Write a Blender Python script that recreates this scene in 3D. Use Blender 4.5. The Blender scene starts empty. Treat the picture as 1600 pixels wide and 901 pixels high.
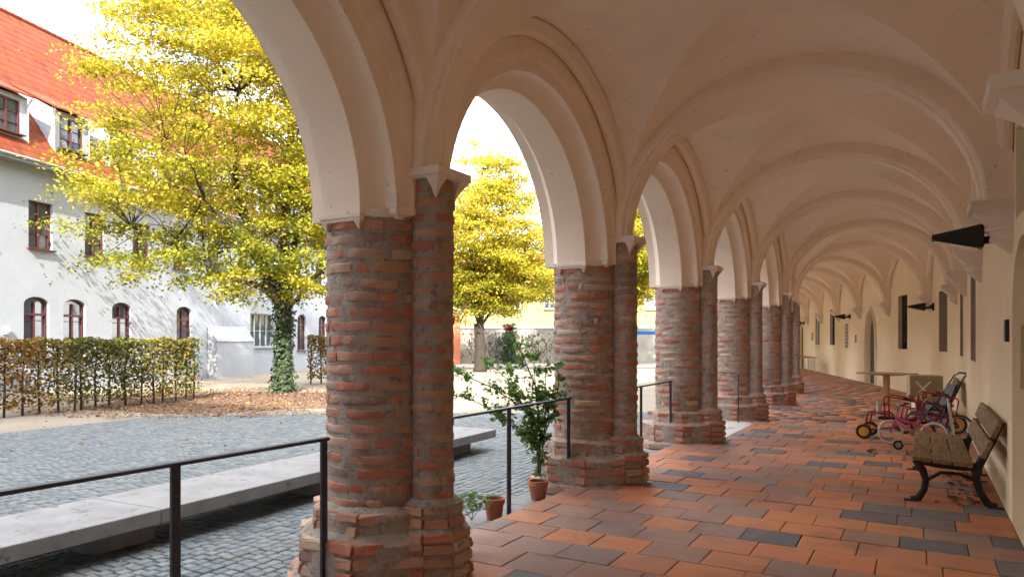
import bpy, math, random
import numpy as np
from mathutils import Vector, Matrix
random.seed(7); RNG = np.random.default_rng(11)
R = math.radians
sc = bpy.context.scene
COL = sc.collection

# ------------------------------------------------------------------ camera, sky, sun, exposure
YAW = 30.2
cam = bpy.data.cameras.new('camera'); cam.lens = 36*1100/1600; cam.sensor_width = 36
cam.shift_y = 0.0497; cam.clip_end = 2000; cam.clip_start = .05
co = bpy.data.objects.new('camera', cam); COL.objects.link(co)
co.location = (0, 0, 1.6); co.rotation_euler = (R(90), 0, R(YAW)); sc.camera = co

SUN_EL, SUN_AZ = 36, 33          # elevation; light travels SUN_AZ degrees left of +Y
w = bpy.data.worlds.new('World'); sc.world = w; w.use_nodes = True
nt = w.node_tree; nt.nodes.clear()
def wn(t, **k):
    n = nt.nodes.new(t)
    for a, b in k.items(): setattr(n, a, b)
    return n
out = wn('ShaderNodeOutputWorld'); bg = wn('ShaderNodeBackground'); bg.inputs[1].default_value = .15
sky = wn('ShaderNodeTexSky', sky_type='NISHITA', sun_disc=False, sun_elevation=R(SUN_EL), sun_rotation=R(180-SUN_AZ))
tc = wn('ShaderNodeTexCoord'); mp = wn('ShaderNodeMapping'); mp.inputs['Scale'].default_value = (1, 1, 2.2)
no = wn('ShaderNodeTexNoise'); no.inputs['Scale'].default_value = 2.6; no.inputs['Detail'].default_value = 8; no.inputs['Roughness'].default_value = .55
cr = wn('ShaderNodeValToRGB'); cr.color_ramp.elements[0].position = .42; cr.color_ramp.elements[1].position = .6
mx = wn('ShaderNodeMix', data_type='RGBA'); mx.inputs['B'].default_value = (9.2, 9.1, 8.9, 1)
L = nt.links.new
L(tc.outputs['Generated'], mp.inputs['Vector']); L(mp.outputs[0], no.inputs['Vector']); L(no.outputs['Fac'], cr.inputs[0])
L(cr.outputs[0], mx.inputs['Factor']); L(sky.outputs[0], mx.inputs['A']); L(mx.outputs['Result'], bg.inputs[0]); L(bg.outputs[0], out.inputs[0])

sl = bpy.data.lights.new('sun', 'SUN'); sl.energy = 2.1; sl.angle = R(.53); sl.color = (1, .95, .86)
so = bpy.data.objects.new('sun', sl); COL.objects.link(so)
d = Vector((-math.sin(R(SUN_AZ))*math.cos(R(SUN_EL)), math.cos(R(SUN_AZ))*math.cos(R(SUN_EL)), -math.sin(R(SUN_EL))))
so.rotation_euler = d.to_track_quat('-Z', 'Y').to_euler(); so.location = (20, -30, 40)
vs = sc.view_settings; vs.view_transform = 'Standard'; vs.look = 'None'; vs.exposure = 2.8; vs.gamma = 1; vs.use_curve_mapping = False
sc.cycles.max_bounces = 10; sc.cycles.diffuse_bounces = 7

# ------------------------------------------------------------------ helpers
def cw(X, Z):
    "ground-plan position from metres right of / ahead of the photographer"
    c, s = math.cos(R(YAW)), math.sin(R(YAW))
    return (X*c - Z*s, Z*c + X*s)
def tag(o, label=None, cat=None, group=None, kind=None):
    if label: o['label'] = label
    if cat: o['category'] = cat
    if group: o['group'] = group
    if kind: o['kind'] = kind
    return o
def empty(name, loc=(0, 0, 0), rz=0, label=None, cat=None, group=None, kind=None):
    o = bpy.data.objects.new(name, None); COL.objects.link(o); o.location = loc; o.rotation_euler = (0, 0, rz)
    o.empty_display_size = .1
    return tag(o, label, cat, group, kind)
def link(name, me, mat=None, parent=None):
    o = bpy.data.objects.new(name, me); COL.objects.link(o)
    if mat and not me.materials: me.materials.append(mat)
    if parent: o.parent = parent
    return o
class MB:
    def __init__(s): s.v = []; s.f = []; s.a = []
    def quads(s, vs_, fs, a=None):
        n = len(s.v); s.v += [tuple(p) for p in vs_]; s.f += [tuple(i+n for i in f) for f in fs]
        if a is not None: s.a += [a]*len(fs)
    def box(s, c, sz, rz=0, M=None, a=None):
        hx, hy, hz = sz[0]/2, sz[1]/2, sz[2]/2
        pts = [Vector((x*hx, y*hy, z*hz)) for z in (-1, 1) for x, y in ((-1, -1), (1, -1), (1, 1), (-1, 1))]
        m = M if M else Matrix.Rotation(rz, 3, 'Z')
        s.quads([m @ p + Vector(c) for p in pts], [(3, 2, 1, 0), (4, 5, 6, 7), (0, 1, 5, 4), (1, 2, 6, 5), (2, 3, 7, 6), (3, 0, 4, 7)], a)
        return s
    def bbox(s, c, sz, b=.006, M=None, a=None):
        "box with chamfered edges along z and top/bottom rim"
        hx, hy, hz = [q/2 for q in sz]; m = M or Matrix.Identity(3); rings = []
        for z, i in ((-hz, b), (-hz+b, 0), (hz-b, 0), (hz, b)):
            X, Y = hx-i, hy-i
            rings.append([m @ Vector(p) + Vector(c) for p in ((-X+b, -Y, z), (X-b, -Y, z), (X, -Y+b, z), (X, Y-b, z), (X-b, Y, z), (-X+b, Y, z), (-X, Y-b, z), (-X, -Y+b, z))])
        s.loft(rings, True, True, a); return s
    def loft(s, rings, closed=True, caps=True, a=None):
        n = len(rings[0]); vs_ = [p for r in rings for p in r]; fs = []
        for k in range(len(rings)-1):
            for i in range(n if closed else n-1):
                j = (i+1) % n; fs.append((k*n+i, k*n+j, (k+1)*n+j, (k+1)*n+i))
        if caps:
            fs.append(tuple(range(n-1, -1, -1))); fs.append(tuple((len(rings)-1)*n+i for i in range(n)))
        s.quads(vs_, fs, a); return s
    def tube(s, pts, r, seg=8, caps=True, a=None, flat=None):
        pts = [Vector(p) for p in pts]; rs = r if isinstance(r, (list, tuple)) else [r]*len(pts); rings = []
        up = Vector((0, 0, 1))
        for i, p in enumerate(pts):
            t = (pts[min(i+1, len(pts)-1)] - pts[max(i-1, 0)]).normalized()
            if i == 0:
                u = up if abs(t.z) < .95 else Vector((1, 0, 0))
                e1 = (u - t*u.dot(t)).normalized()
            else: e1 = (e1 - t*e1.dot(t)).normalized()
            e2 = t.cross(e1); k = flat or 1
            rings.append([p + e1*rs[i]*math.cos(2*math.pi*j/seg) + e2*rs[i]*k*math.sin(2*math.pi*j/seg) for j in range(seg)])
        return s.loft(rings, True, caps, a)
    def lathe(s, prof, seg=24, c=(0, 0, 0), caps=True, a=None):
        return s.loft([[(c[0]+r*math.cos(2*math.pi*j/seg), c[1]+r*math.sin(2*math.pi*j/seg), c[2]+z) for j in range(seg)] for r, z in prof], True, caps, a)
    def torus(s, c, Rr, r, axis='y', seg=28, k=8, a=None):
        rings = []
        for i in range(seg):
            t = 2*math.pi*i/seg; ring = []
            for j in range(k):
                q = 2*math.pi*j/k; rr = Rr + r*math.cos(q); h = r*math.sin(q)
                p = (rr*math.cos(t), h, rr*math.sin(t)) if axis == 'y' else (rr*math.cos(t), rr*math.sin(t), h)
                ring.append((c[0]+p[0], c[1]+p[1], c[2]+p[2]))
            rings.append(ring)
        rings.append(rings[0]); return s.loft(rings, True, False, a)
    def prism(s, poly, z0, z1, a=None):
        return s.loft([[(x, y, z0) for x, y in poly], [(x, y, z1) for x, y in poly]], True, True, a)
    def mesh(s, name='m', smooth=False):
        me = bpy.data.meshes.new(name); me.from_pydata(s.v, [], s.f); me.update()
        if s.a and len(s.a) == len(s.f):
            at = me.attributes.new('rnd', 'FLOAT', 'FACE'); at.data.foreach_set('value', np.array(s.a, np.float32))
        if smooth:
            me.polygons.foreach_set('use_smooth', [True]*len(me.polygons))
            if smooth is not True: me.set_sharp_from_angle(angle=R(smooth))
        return me
    def build(s, name, mat, parent=None, smooth=False, loc=None):
        o = link(name, s.mesh(name, smooth), mat, parent)
        if loc: o.location = loc
        return o
def npmesh(name, V, F, attr=None, smooth=False):
    "quads from arrays"
    me = bpy.data.meshes.new(name); V = np.asarray(V, np.float32); F = np.asarray(F, np.int32)
    me.vertices.add(len(V)); me.vertices.foreach_set('co', V.ravel())
    me.loops.add(F.size); me.loops.foreach_set('vertex_index', F.ravel())
    me.polygons.add(len(F)); me.polygons.foreach_set('loop_start', np.arange(0, F.size, F.shape[1], dtype=np.int32))
    if attr is not None:
        at = me.attributes.new('rnd', 'FLOAT', 'FACE'); at.data.foreach_set('value', np.asarray(attr, np.float32))
    me.update(calc_edges=True)
    if smooth: me.polygons.foreach_set('use_smooth', np.ones(len(F), bool))
    return me

# ------------------------------------------------------------------ materials
def node(nt, t, **k):
    n = nt.nodes.new(t)
    for a, b in k.items(): setattr(n, a, b)
    return n
def ramp(nt, cols, interp='LINEAR'):
    n = nt.nodes.new('ShaderNodeValToRGB'); e = n.color_ramp; e.interpolation = interp
    while len(e.elements) > 1: e.elements.remove(e.elements[-1])
    for i, (p, c) in enumerate(cols):
        el = e.elements[0] if i == 0 else e.elements.new(p)
        el.position = p; el.color = (*c, 1)
    return n
def mixc(nt, a, b, f, mode='MIX'):
    m = node(nt, 'ShaderNodeMix', data_type='RGBA', blend_type=mode)
    for k, v in (('A', a), ('B', b), ('Factor', f)):
        if isinstance(v, (tuple, float, int)): m.inputs[k].default_value = (*v, 1) if isinstance(v, tuple) else v
        else: nt.links.new(v, m.inputs[k])
    return m.outputs['Result']
def noise(nt, scale, detail=4, rough=.6, coord=None, vscale=None):
    n = node(nt, 'ShaderNodeTexNoise'); n.inputs['Scale'].default_value = scale; n.inputs['Detail'].default_value = detail; n.inputs['Roughness'].default_value = rough
    c = coord
    if c is None:
        g = node(nt, 'ShaderNodeNewGeometry'); c = g.outputs['Position']
    if vscale:
        m = node(nt, 'ShaderNodeMapping'); m.inputs['Scale'].default_value = vscale; nt.links.new(c, m.inputs[0]); c = m.outputs[0]
    nt.links.new(c, n.inputs['Vector']); return n.outputs['Fac']
def base_mat(name, rough=.8, metal=0, spec=.4):
    m = bpy.data.materials.new(name); m.use_nodes = True; nt = m.node_tree; b = nt.nodes['Principled BSDF']
    b.inputs['Roughness'].default_value = rough; b.inputs['Metallic'].default_value = metal; b.inputs['Specular IOR Level'].default_value = spec
    return m, nt, b
def bump(nt, b, h, strength=.3, dist=.02):
    n = node(nt, 'ShaderNodeBump'); n.inputs['Strength'].default_value = strength; n.inputs['Distance'].default_value = dist
    nt.links.new(h, n.inputs['Height']); nt.links.new(n.outputs[0], b.inputs['Normal']); return n
def sel(nt, fac, lo, hi):
    n = node(nt, 'ShaderNodeMapRange'); n.inputs['From Min'].default_value = lo; n.inputs['From Max'].default_value = hi
    nt.links.new(fac, n.inputs['Value']); return n.outputs[0]
def plain(name, c1, c2=None, rough=.8, metal=0, sc_=4, bs=60, bst=.25, spots=None, spec=.4, vscale=None, bdist=.01):
    m, nt, b = base_mat(name, rough, metal, spec); c2 = c2 or tuple(q*.8 for q in c1)
    f = sel(nt, noise(nt, sc_, 6, .65, vscale=vscale), .35, .65)
    c = mixc(nt, c1, c2, f)
    if spots: c = mixc(nt, c, spots[0], sel(nt, noise(nt, spots[1], 3), spots[2], spots[2]+.05))
    nt.links.new(c, b.inputs['Base Color'])
    if bst: bump(nt, b, noise(nt, bs, 5, .7, vscale=vscale), bst, bdist)
    return m
def rnd_mat(name, cols, rough=.85, dirt=(.2, .17, .14), dirtf=.5, bs=60, bst=.6, src='obj', spec=.3, bdist=.008, dsc=9, rr=None):
    "colour picked per piece (object colour value or face attribute), worn by noise"
    m, nt, b = base_mat(name, rough, 0, spec)
    if src == 'obj':
        oi = node(nt, 'ShaderNodeObjectInfo'); v = node(nt, 'ShaderNodeSeparateColor'); nt.links.new(oi.outputs['Color'], v.inputs[0]); r = v.outputs[0]
    else:
        at = node(nt, 'ShaderNodeAttribute', attribute_name='rnd'); r = at.outputs['Fac']
    cr = ramp(nt, cols, 'LINEAR'); nt.links.new(r, cr.inputs[0])
    c = mixc(nt, cr.outputs[0], dirt, sel(nt, noise(nt, dsc, 7, .7), *(dirtf if isinstance(dirtf, tuple) else (.5, .5+.25/dirtf))))
    f2 = noise(nt, bs*.6, 4, .7)
    if rr:
        c = mixc(nt, c, (.50, .36, .28), sel(nt, noise(nt, 7, 8, .75), .58, .85)); c = mixc(nt, c, (.10, .065, .05), sel(nt, noise(nt, 23, 5, .7), .62, .8))
        c = mixc(nt, c, (.16, .10, .075), sel(nt, noise(nt, 1.1, 6, .7), .52, .85))
    c = mixc(nt, c, (.5, .5, .5), sel(nt, f2, .2, 2.2), 'OVERLAY')
    nt.links.new(c, b.inputs['Base Color'])
    if rr:
        q = sel(nt, noise(nt, 3.3, 5), .3, .7); mr = node(nt, 'ShaderNodeMapRange'); mr.inputs['To Min'].default_value = rr[0]; mr.inputs['To Max'].default_value = rr[1]
        nt.links.new(q, mr.inputs['Value']); nt.links.new(mr.outputs[0], b.inputs['Roughness'])
    bump(nt, b, noise(nt, bs, 6, .75), bst, bdist)
    return m
def leaf_mat(name, cols, trans=.35, rough=.55):
    m, nt, b = base_mat(name, rough, 0, .3)
    at = node(nt, 'ShaderNodeAttribute', attribute_name='rnd'); cr = ramp(nt, cols); nt.links.new(at.outputs['Fac'], cr.inputs[0])
    nt.links.new(cr.outputs[0], b.inputs['Base Color'])
    t = node(nt, 'ShaderNodeBsdfTranslucent'); nt.links.new(cr.outputs[0], t.inputs[0])
    mx = node(nt, 'ShaderNodeMixShader'); mx.inputs[0].default_value = trans
    nt.links.new(b.outputs[0], mx.inputs[1]); nt.links.new(t.outputs[0], mx.inputs[2])
    nt.links.new(mx.outputs[0], nt.nodes['Material Output'].inputs[0]); return m
def glass_mat(name, c=(.03, .04, .05), rough=.06):
    m, nt, b = base_mat(name, rough, 0, .8); b.inputs['Base Color'].default_value = (*c, 1)
    bump(nt, b, noise(nt, 1.2, 2), .06, .05); return m

def plaster(name, c1, c2):
    "lime plaster: cloudy tone, trowel relief, a few rusty pin holes and drips"
    m, nt, b = base_mat(name, .92, 0, .2)
    c = mixc(nt, c1, c2, sel(nt, noise(nt, 1.3, 7, .6), .3, .7))
    c = mixc(nt, c, tuple(q*.55 for q in c2), sel(nt, noise(nt, 17, 2, .4), .755, .775))
    g = node(nt, 'ShaderNodeNewGeometry'); v = node(nt, 'ShaderNodeTexVoronoi', feature='DISTANCE_TO_EDGE'); v.inputs['Scale'].default_value = .9
    wv = node(nt, 'ShaderNodeTexNoise'); wv.inputs['Scale'].default_value = 2.5; wv.inputs['Detail'].default_value = 6; nt.links.new(g.outputs['Position'], wv.inputs['Vector'])
    ad = node(nt, 'ShaderNodeVectorMath', operation='MULTIPLY_ADD'); ad.inputs[1].default_value = (.9, .9, .9); nt.links.new(wv.outputs['Color'], ad.inputs[0]); nt.links.new(g.outputs['Position'], ad.inputs[2]); nt.links.new(ad.outputs[0], v.inputs['Vector'])
    ck = node(nt, 'ShaderNodeMapRange'); ck.inputs['From Min'].default_value = .0; ck.inputs['From Max'].default_value = .006; ck.inputs['To Min'].default_value = .35; ck.inputs['To Max'].default_value = 0; nt.links.new(v.outputs[0], ck.inputs['Value'])
    mk = node(nt, 'ShaderNodeMath', operation='MULTIPLY'); nt.links.new(ck.outputs[0], mk.inputs[0]); nt.links.new(sel(nt, noise(nt, .7, 2), .5, .6), mk.inputs[1])
    c = mixc(nt, c, tuple(q*.5 for q in c2), mk.outputs[0])
    c = mixc(nt, c, tuple(q*.84 for q in c2), sel(nt, noise(nt, .55, 8, .72), .52, .8))
    nt.links.new(c, b.inputs['Base Color'])
    h = node(nt, 'ShaderNodeMath', operation='MULTIPLY_ADD'); h.inputs[1].default_value = .18
    nt.links.new(noise(nt, 90, 4, .7), h.inputs[0]); nt.links.new(noise(nt, 5, 5, .55), h.inputs[2])
    bump(nt, b, h.outputs[0], .3, .03); return m
PLASTER = plaster('vault_plaster', (.88, .76, .625), (.86, .72, .57))
WALLP = plaster('corridor_wall_plaster', (.88, .77, .55), (.86, .72, .49))
TRIM = plaster('carved_stone_paint', (.80, .71, .61), (.74, .63, .52))
MORTAR = plain('mortar', (.52, .44, .365), (.36, .30, .25), .95, sc_=9, bs=48, bst=1, bdist=.035, spots=((.30, .24, .20), 14, .58))
BRK = [(0, (.60, .23, .14)), (.18, (.52, .21, .135)), (.36, (.44, .19, .135)), (.52, (.58, .33, .22)), (.68, (.48, .27, .185)), (.82, (.62, .45, .31)), (.93, (.38, .24, .19)), (1, (.28, .19, .155))]
BRICK = rnd_mat('hand_made_brick', BRK, .92, (.52, .435, .355), (.54, .74), 55, 1.0, 'obj', bdist=.016, dsc=8)
BRICKS = rnd_mat('hand_made_brick_far', BRK, .92, (.52, .435, .355), (.54, .74), 55, 1.0, 'att', bdist=.016, dsc=8)
TIL = [(0, (.55, .20, .085)), (.2, (.52, .215, .105)), (.4, (.42, .18, .105)), (.58, (.37, .19, .13)), (.72, (.32, .195, .145)), (.82, (.26, .185, .155)), (.88, (.18, .16, .16)), (1, (.135, .125, .135))]
TILE = rnd_mat('terracotta_floor_tile', TIL, .6, (.25, .155, .11), (.52, .8), 40, .35, 'obj', spec=.25, bdist=.005, dsc=3.1, rr=(.5, .8))
TILES = rnd_mat('terracotta_floor_tile_far', TIL, .6, (.25, .155, .11), (.52, .8), 40, .35, 'att', spec=.25, bdist=.005, dsc=3.1, rr=(.5, .8))
JOINT = plain('floor_joint', (.17, .12, .09), (.09, .065, .05), .95, sc_=10, bs=80, bst=.5)
SETTC = [(0, (.10, .115, .12)), (.35, (.135, .15, .155)), (.7, (.175, .19, .185)), (1, (.13, .13, .12))]
SETT = rnd_mat('granite_sett', SETTC, .75, (.16, .155, .13), .3, 60, .5, 'obj', bdist=.006)
SETTS = rnd_mat('granite_sett_field', SETTC, .75, (.16, .155, .13), .3, 60, .5, 'att', bdist=.006)
CONC = plain('pale_concrete', (.26, .25, .24), (.20, .19, .18), .85, sc_=3, bs=50, bst=.25, spots=((.15, .145, .13), 5, .6))
STEEL = plain('grey_painted_steel', (.055, .065, .085), (.045, .052, .07), .45, .3, sc_=5, bst=.05)
IRON = plain('cast_iron', (.03, .027, .025), (.05, .04, .03), .6, .5, sc_=20, bs=60, bst=.3)
WOODW = plain('weathered_oak', (.32, .20, .08), (.13, .085, .05), .75, sc_=3, bs=10, bst=.5, vscale=(9, 1.1, 9))
WOODT = plain('varnished_pine', (.50, .30, .13), (.42, .23, .09), .45, sc_=5, bs=14, bst=.15, vscale=(2, 8, 8))
BLACK = plain('black_metal', (.02, .02, .021), (.028, .027, .027), .5, .2, bst=.05)
RED = plain('red_enamel', (.32, .018, .022), (.26, .014, .018), .35, bst=.03)
PINK = plain('pink_enamel', (.58, .12, .28), (.5, .10, .24), .35, bst=.03)
WHITEP = plain('white_plastic', (.78, .77, .75), (.7, .69, .67), .45, bst=.03)
YELLOW = plain('yellow_plastic', (.72, .45, .05), (.62, .38, .04), .45, bst=.03)
NAVY = plain('navy_enamel', (.04, .05, .15), (.03, .04, .12), .4, bst=.03)
CHROME = plain('silver_metal', (.55, .55, .56), (.45, .45, .46), .3, .9, bst=.03)
RUBBER = plain('rubber', (.022, .021, .02), (.03, .028, .026), .8, bst=.2)
TERRA = plain('terracotta_pot', (.45, .16, .08), (.38, .13, .07), .85, sc_=9, bst=.3)
SOIL = plain('soil', (.07, .045, .03), (.04, .027, .02), .95, sc_=20, bs=40, bst=.9)
FACADE = plain('white_facade_plaster', (.37, .395, .43), (.335, .36, .395), .9, sc_=.7, bs=9, bst=.25, bdist=.05)
YFAC = plain('yellow_facade_plaster', (.42, .31, .12), (.38, .28, .10), .9, sc_=.7, bs=9, bst=.2, bdist=.04)
OLDW = plain('old_rendered_wall', (.36, .33, .28), (.26, .235, .19), .9, sc_=.9, bs=7, bst=.3, bdist=.05)
OXB = plain('oxblood_window_paint', (.10, .025, .025), (.08, .02, .02), .5, bst=.05)
GREYW = plain('grey_green_window_paint', (.30, .36, .36), (.26, .31, .31), .5, bst=.05)
GLASS = glass_mat('window_glass', (.05, .06, .07)); GLASSD = glass_mat('leaded_dark_glass', (.012, .015, .016), .15)
DGREEN = plain('dark_green_door', (.035, .06, .045), (.03, .05, .038), .5, sc_=6, bst=.15, vscale=(6, 6, .6))
ZINC = plain('zinc_sheet', (.32, .34, .36), (.26, .28, .30), .5, .5, bst=.1)
BARK = plain('bark', (.075, .057, .044), (.035, .027, .022), .95, sc_=6, bs=14, bst=1, vscale=(3, 3, .7), bdist=.05)
def roof_mat():
    m, nt, b = base_mat('clay_roof_tiles', .85, 0, .25)
    at = node(nt, 'ShaderNodeAttribute', attribute_name='rnd'); cr = ramp(nt, [(0, (.16, .032, .011)), (.5, (.21, .046, .015)), (1, (.13, .028, .011))]); nt.links.new(at.outputs['Fac'], cr.inputs[0])
    c = mixc(nt, cr.outputs[0], (.12, .05, .03), sel(nt, noise(nt, .8, 6, .7), .5, .8)); nt.links.new(c, b.inputs['Base Color']); return m
ROOF = roof_mat()
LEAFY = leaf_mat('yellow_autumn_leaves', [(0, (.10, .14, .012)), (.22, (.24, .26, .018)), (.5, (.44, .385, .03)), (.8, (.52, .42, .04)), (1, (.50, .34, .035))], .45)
LEAFG = leaf_mat('beech_hedge_leaves', [(0, (.05, .09, .02)), (.35, (.12, .14, .03)), (.6, (.28, .20, .035)), (.85, (.36, .19, .04)), (1, (.20, .09, .03))], .3)
IVYM = leaf_mat('ivy_leaves', [(0, (.018, .042, .016)), (.6, (.04, .075, .028)), (1, (.085, .12, .045))], .2)
ROSEL = leaf_mat('rose_leaves', [(0, (.07, .16, .035)), (.6, (.15, .29, .06)), (1, (.27, .39, .11))], .45)
DEADL = leaf_mat('fallen_leaves', [(0, (.11, .045, .025)), (.5, (.19, .085, .04)), (.82, (.28, .15, .05)), (1, (.42, .29, .09))], .1)
GRASSM = leaf_mat('grass_blades', [(0, (.03, .07, .012)), (.6, (.07, .12, .025)), (1, (.15, .16, .05))], .3)

# ------------------------------------------------------------------ plan of the cloister
YI = [-6.9, -3.3, .3, 3.9, 7.5, 11.1, 14.7, 18.3]
W = [(.68, y) for y in YI] + [(.22, 22.05), (-.92, 26.2), (-2.0, 29.75), (-3.07, 33.3), (-4.14, 36.8), (-5.2, 40.3), (-6.3, 43.8), (-7.4, 47.2)]
P = [(-3.35, y) for y in YI] + [(-3.72, 22.35), (-4.78, 25.05), (-5.86, 28.6), (-6.93, 32.15), (-8.0, 35.65), (-9.06, 39.15), (-10.16, 42.65), (-11.26, 46.05)]
W = [Vector((*p, 0)) for p in W]; P = [Vector((*p, 0)) for p in P]
NB = len(W) - 1
ZC = -.4                       # courtyard level
CX = [(W[i] - P[i]).normalized() for i in range(NB+1)]     # across, from pier to wall

# ---- ground and floor
def ground_mat():
    m, nt, b = base_mat('courtyard_ground', .92, 0, .2)
    g = node(nt, 'ShaderNodeNewGeometry')
    sand = mixc(nt, (.31, .26, .195), (.25, .205, .155), sel(nt, noise(nt, .5, 8, .65), .35, .65))
    sand = mixc(nt, sand, (.25, .2, .15), sel(nt, noise(nt, 18, 4, .7), .6, .85))
    nt.links.new(sand, b.inputs['Base Color']); bump(nt, b, noise(nt, 30, 5, .7), .4, .02); return m
mb = MB(); mb.quads([(-400, -400, ZC-.02), (400, -400, ZC-.02), (400, 400, ZC-.02), (-400, 400, ZC-.02)], [(0, 1, 2, 3)])
tag(mb.build('ground', ground_mat()), kind='structure')

# setts: field of small dressed stones in rows parallel to the stone bench
SD = Vector((-.054, .9985, 0)); SN = Vector((.9985, .054, 0))
S0 = Vector((-3.95, 0, ZC))
paving = empty('paving', (0, 0, 0), kind='structure')
bedm = plain('sett_bed', (.065, .075, .04), (.045, .05, .03), .95, sc_=3, bs=60, bst=.5)
mb = MB(); q = [S0 + SN*a + SD*b for a, b in ((-19.2, -6), (.2, -6), (.2, 40), (-19.2, 40))]
edge = []
def sett_limit(u):  # uneven far edge of the paving
    return 12 + (u + 12.5)*.6
us = np.arange(-12.5, 0.1, .118); pieces = []
for ci, u in enumerate(us):
    v = -3 + random.random()*.1
    lim = sett_limit(u) + random.uniform(-.05, .25)
    while v < lim:
        ln = random.uniform(.105, .145); pieces.append((u, v + ln/2, ln - .014)); v += ln
mb = MB(); pts = [(u, sett_limit(u)+.1) for u in np.linspace(.15, -12.6, 20)] + [(-12.6, -3.2), (.15, -3.2)]
vv = [S0 + SN*a + SD*b + Vector((0, 0, -.008)) for a, b in pts]; mb.quads(vv, [tuple(range(len(vv)-1, -1, -1))])
mb.build('bedding', bedm, paving)
pa = np.array(pieces)
cxy = np.array([[S0.x, S0.y]]) + pa[:, :1]*np.array([[SN.x, SN.y]]) + pa[:, 1:2]*np.array([[SD.x, SD.y]])
fx, fy = -math.sin(R(YAW)), math.cos(R(YAW))
dep = cxy[:, 0]*fx + cxy[:, 1]*fy; lat = cxy[:, 0]*fy - cxy[:, 1]*fx
vis = (dep > 1) & (np.abs(lat/np.maximum(dep, .1)) < .8)
keep = (dep > -2) & (np.abs(lat) < np.maximum(dep, 0)*1.1 + 4)
bot = 530 + 1100*2.0/np.maximum(dep, .1); big = vis & (bot < 925) & (lat/np.maximum(dep, .1) < -.02)
order = np.argsort(np.where(big, dep, 1e9))[:300]
proto = []
for k in range(6):
    b = MB(); jx = [random.uniform(-.006, .006) for _ in range(8)]
    lo = [(-.5*.106, -.5), (.5*.106, -.5), (.5*.106, .5), (-.5*.106, .5)]
    r0 = [(x, y*.13, -.03) for x, y in lo]; r1 = [(x*.98+jx[i]*.4, y*.13*.98+jx[i+4]*.4, .006) for i, (x, y) in enumerate(lo)]
    r2 = [(x*.82+jx[i]*.6, y*.13*.85+jx[i+4]*.6, .015) for i, (x, y) in enumerate(lo)]
    b.loft([r0, r1, r2], True, False); b.f.append((8, 9, 10, 11)); me = b.mesh('sett'); me.materials.append(SETT); proto.append(me)
ang = math.atan2(SN.y, SN.x); issep = np.zeros(len(pa), bool)
for i in order:
    if not big[i]: continue
    issep[i] = True
    o = link('sett', random.choice(proto), None, paving); o.location = (cxy[i, 0], cxy[i, 1], ZC + random.uniform(-.004, .004))
    o.rotation_euler = (random.uniform(-.02, .02), random.uniform(-.02, .02), ang); o.scale = (1, pa[i, 2]/.13, 1); o.color = (random.random(), 0, 0, 1)
rest = np.where(keep & ~issep)[0]; n = len(rest)
def frusta(cx_, cy_, z, hx, hy, ang, rngz=.004, h1=.006, h2=.015, k2=.85, cols=None):
    n = len(cx_); base = np.array([[-1, -1], [1, -1], [1, 1], [-1, 1]], float)
    ca, sa = math.cos(ang), math.sin(ang); V = np.zeros((n, 12, 3)); dz = RNG.uniform(-rngz, rngz, n)
    for k, (sc2, zz) in enumerate(((1, -.03), (.985, h1), (k2, h2))):
        for j in range(4):
            lx = base[j, 0]*hx*sc2 + (RNG.uniform(-.003, .003, n) if k else 0); ly = base[j, 1]*hy*sc2 + (RNG.uniform(-.003, .003, n) if k else 0)
            V[:, k*4+j, 0] = cx_ + lx*ca - ly*sa; V[:, k*4+j, 1] = cy_ + lx*sa + ly*ca; V[:, k*4+j, 2] = z + zz + dz
    f = []
    for k in range(2):
        for j in range(4): f.append((k*4+j, k*4+(j+1) % 4, (k+1)*4+(j+1) % 4, (k+1)*4+j))
    f.append((8, 9, 10, 11)); f = np.array(f)
    F = (f[None] + (np.arange(n)*12)[:, None, None]).reshape(-1, 4)
    return V.reshape(-1, 3), F, np.repeat(cols if cols is not None else RNG.random(n), 9)
V, F, A = frusta(cxy[rest, 0], cxy[rest, 1], ZC, np.full(n, .053), pa[rest, 2]/2, ang)
tag(link('sett_field', npmesh('sett_field', V, F, A), SETTS, paving), kind='stuff')

# leaf scatter helper ------------------------------------------------
def leaves(C, size, up=.5, aspect=.62, jitter=.35, normals=None, droop=0.):
    "diamond leaves folded along the midrib; C (n,3) -> verts, quads (two triangles-ish quads folded as one 4-gon)"
    n = len(C); N = RNG.normal(size=(n, 3)); N[:, 2] = np.abs(N[:, 2]) + up
    if normals is not None: N = N*.45 + normals
    N /= np.linalg.norm(N, axis=1)[:, None]
    T = RNG.normal(size=(n, 3)); T[:, 2] -= droop; T -= N*(T*N).sum(1)[:, None]; T /= np.linalg.norm(T, axis=1)[:, None]
    B = np.cross(N, T); s = (size*(1 + jitter*RNG.uniform(-1, 1, n)))[:, None]
    V = np.stack([C - T*s*.5, C + B*s*aspect*.5 - T*s*.05 + N*s*.1, C + T*s*.5, C - B*s*aspect*.5 - T*s*.05 + N*s*.1], 1)
    return V.reshape(-1, 3), np.arange(n*4).reshape(n, 4)

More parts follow.
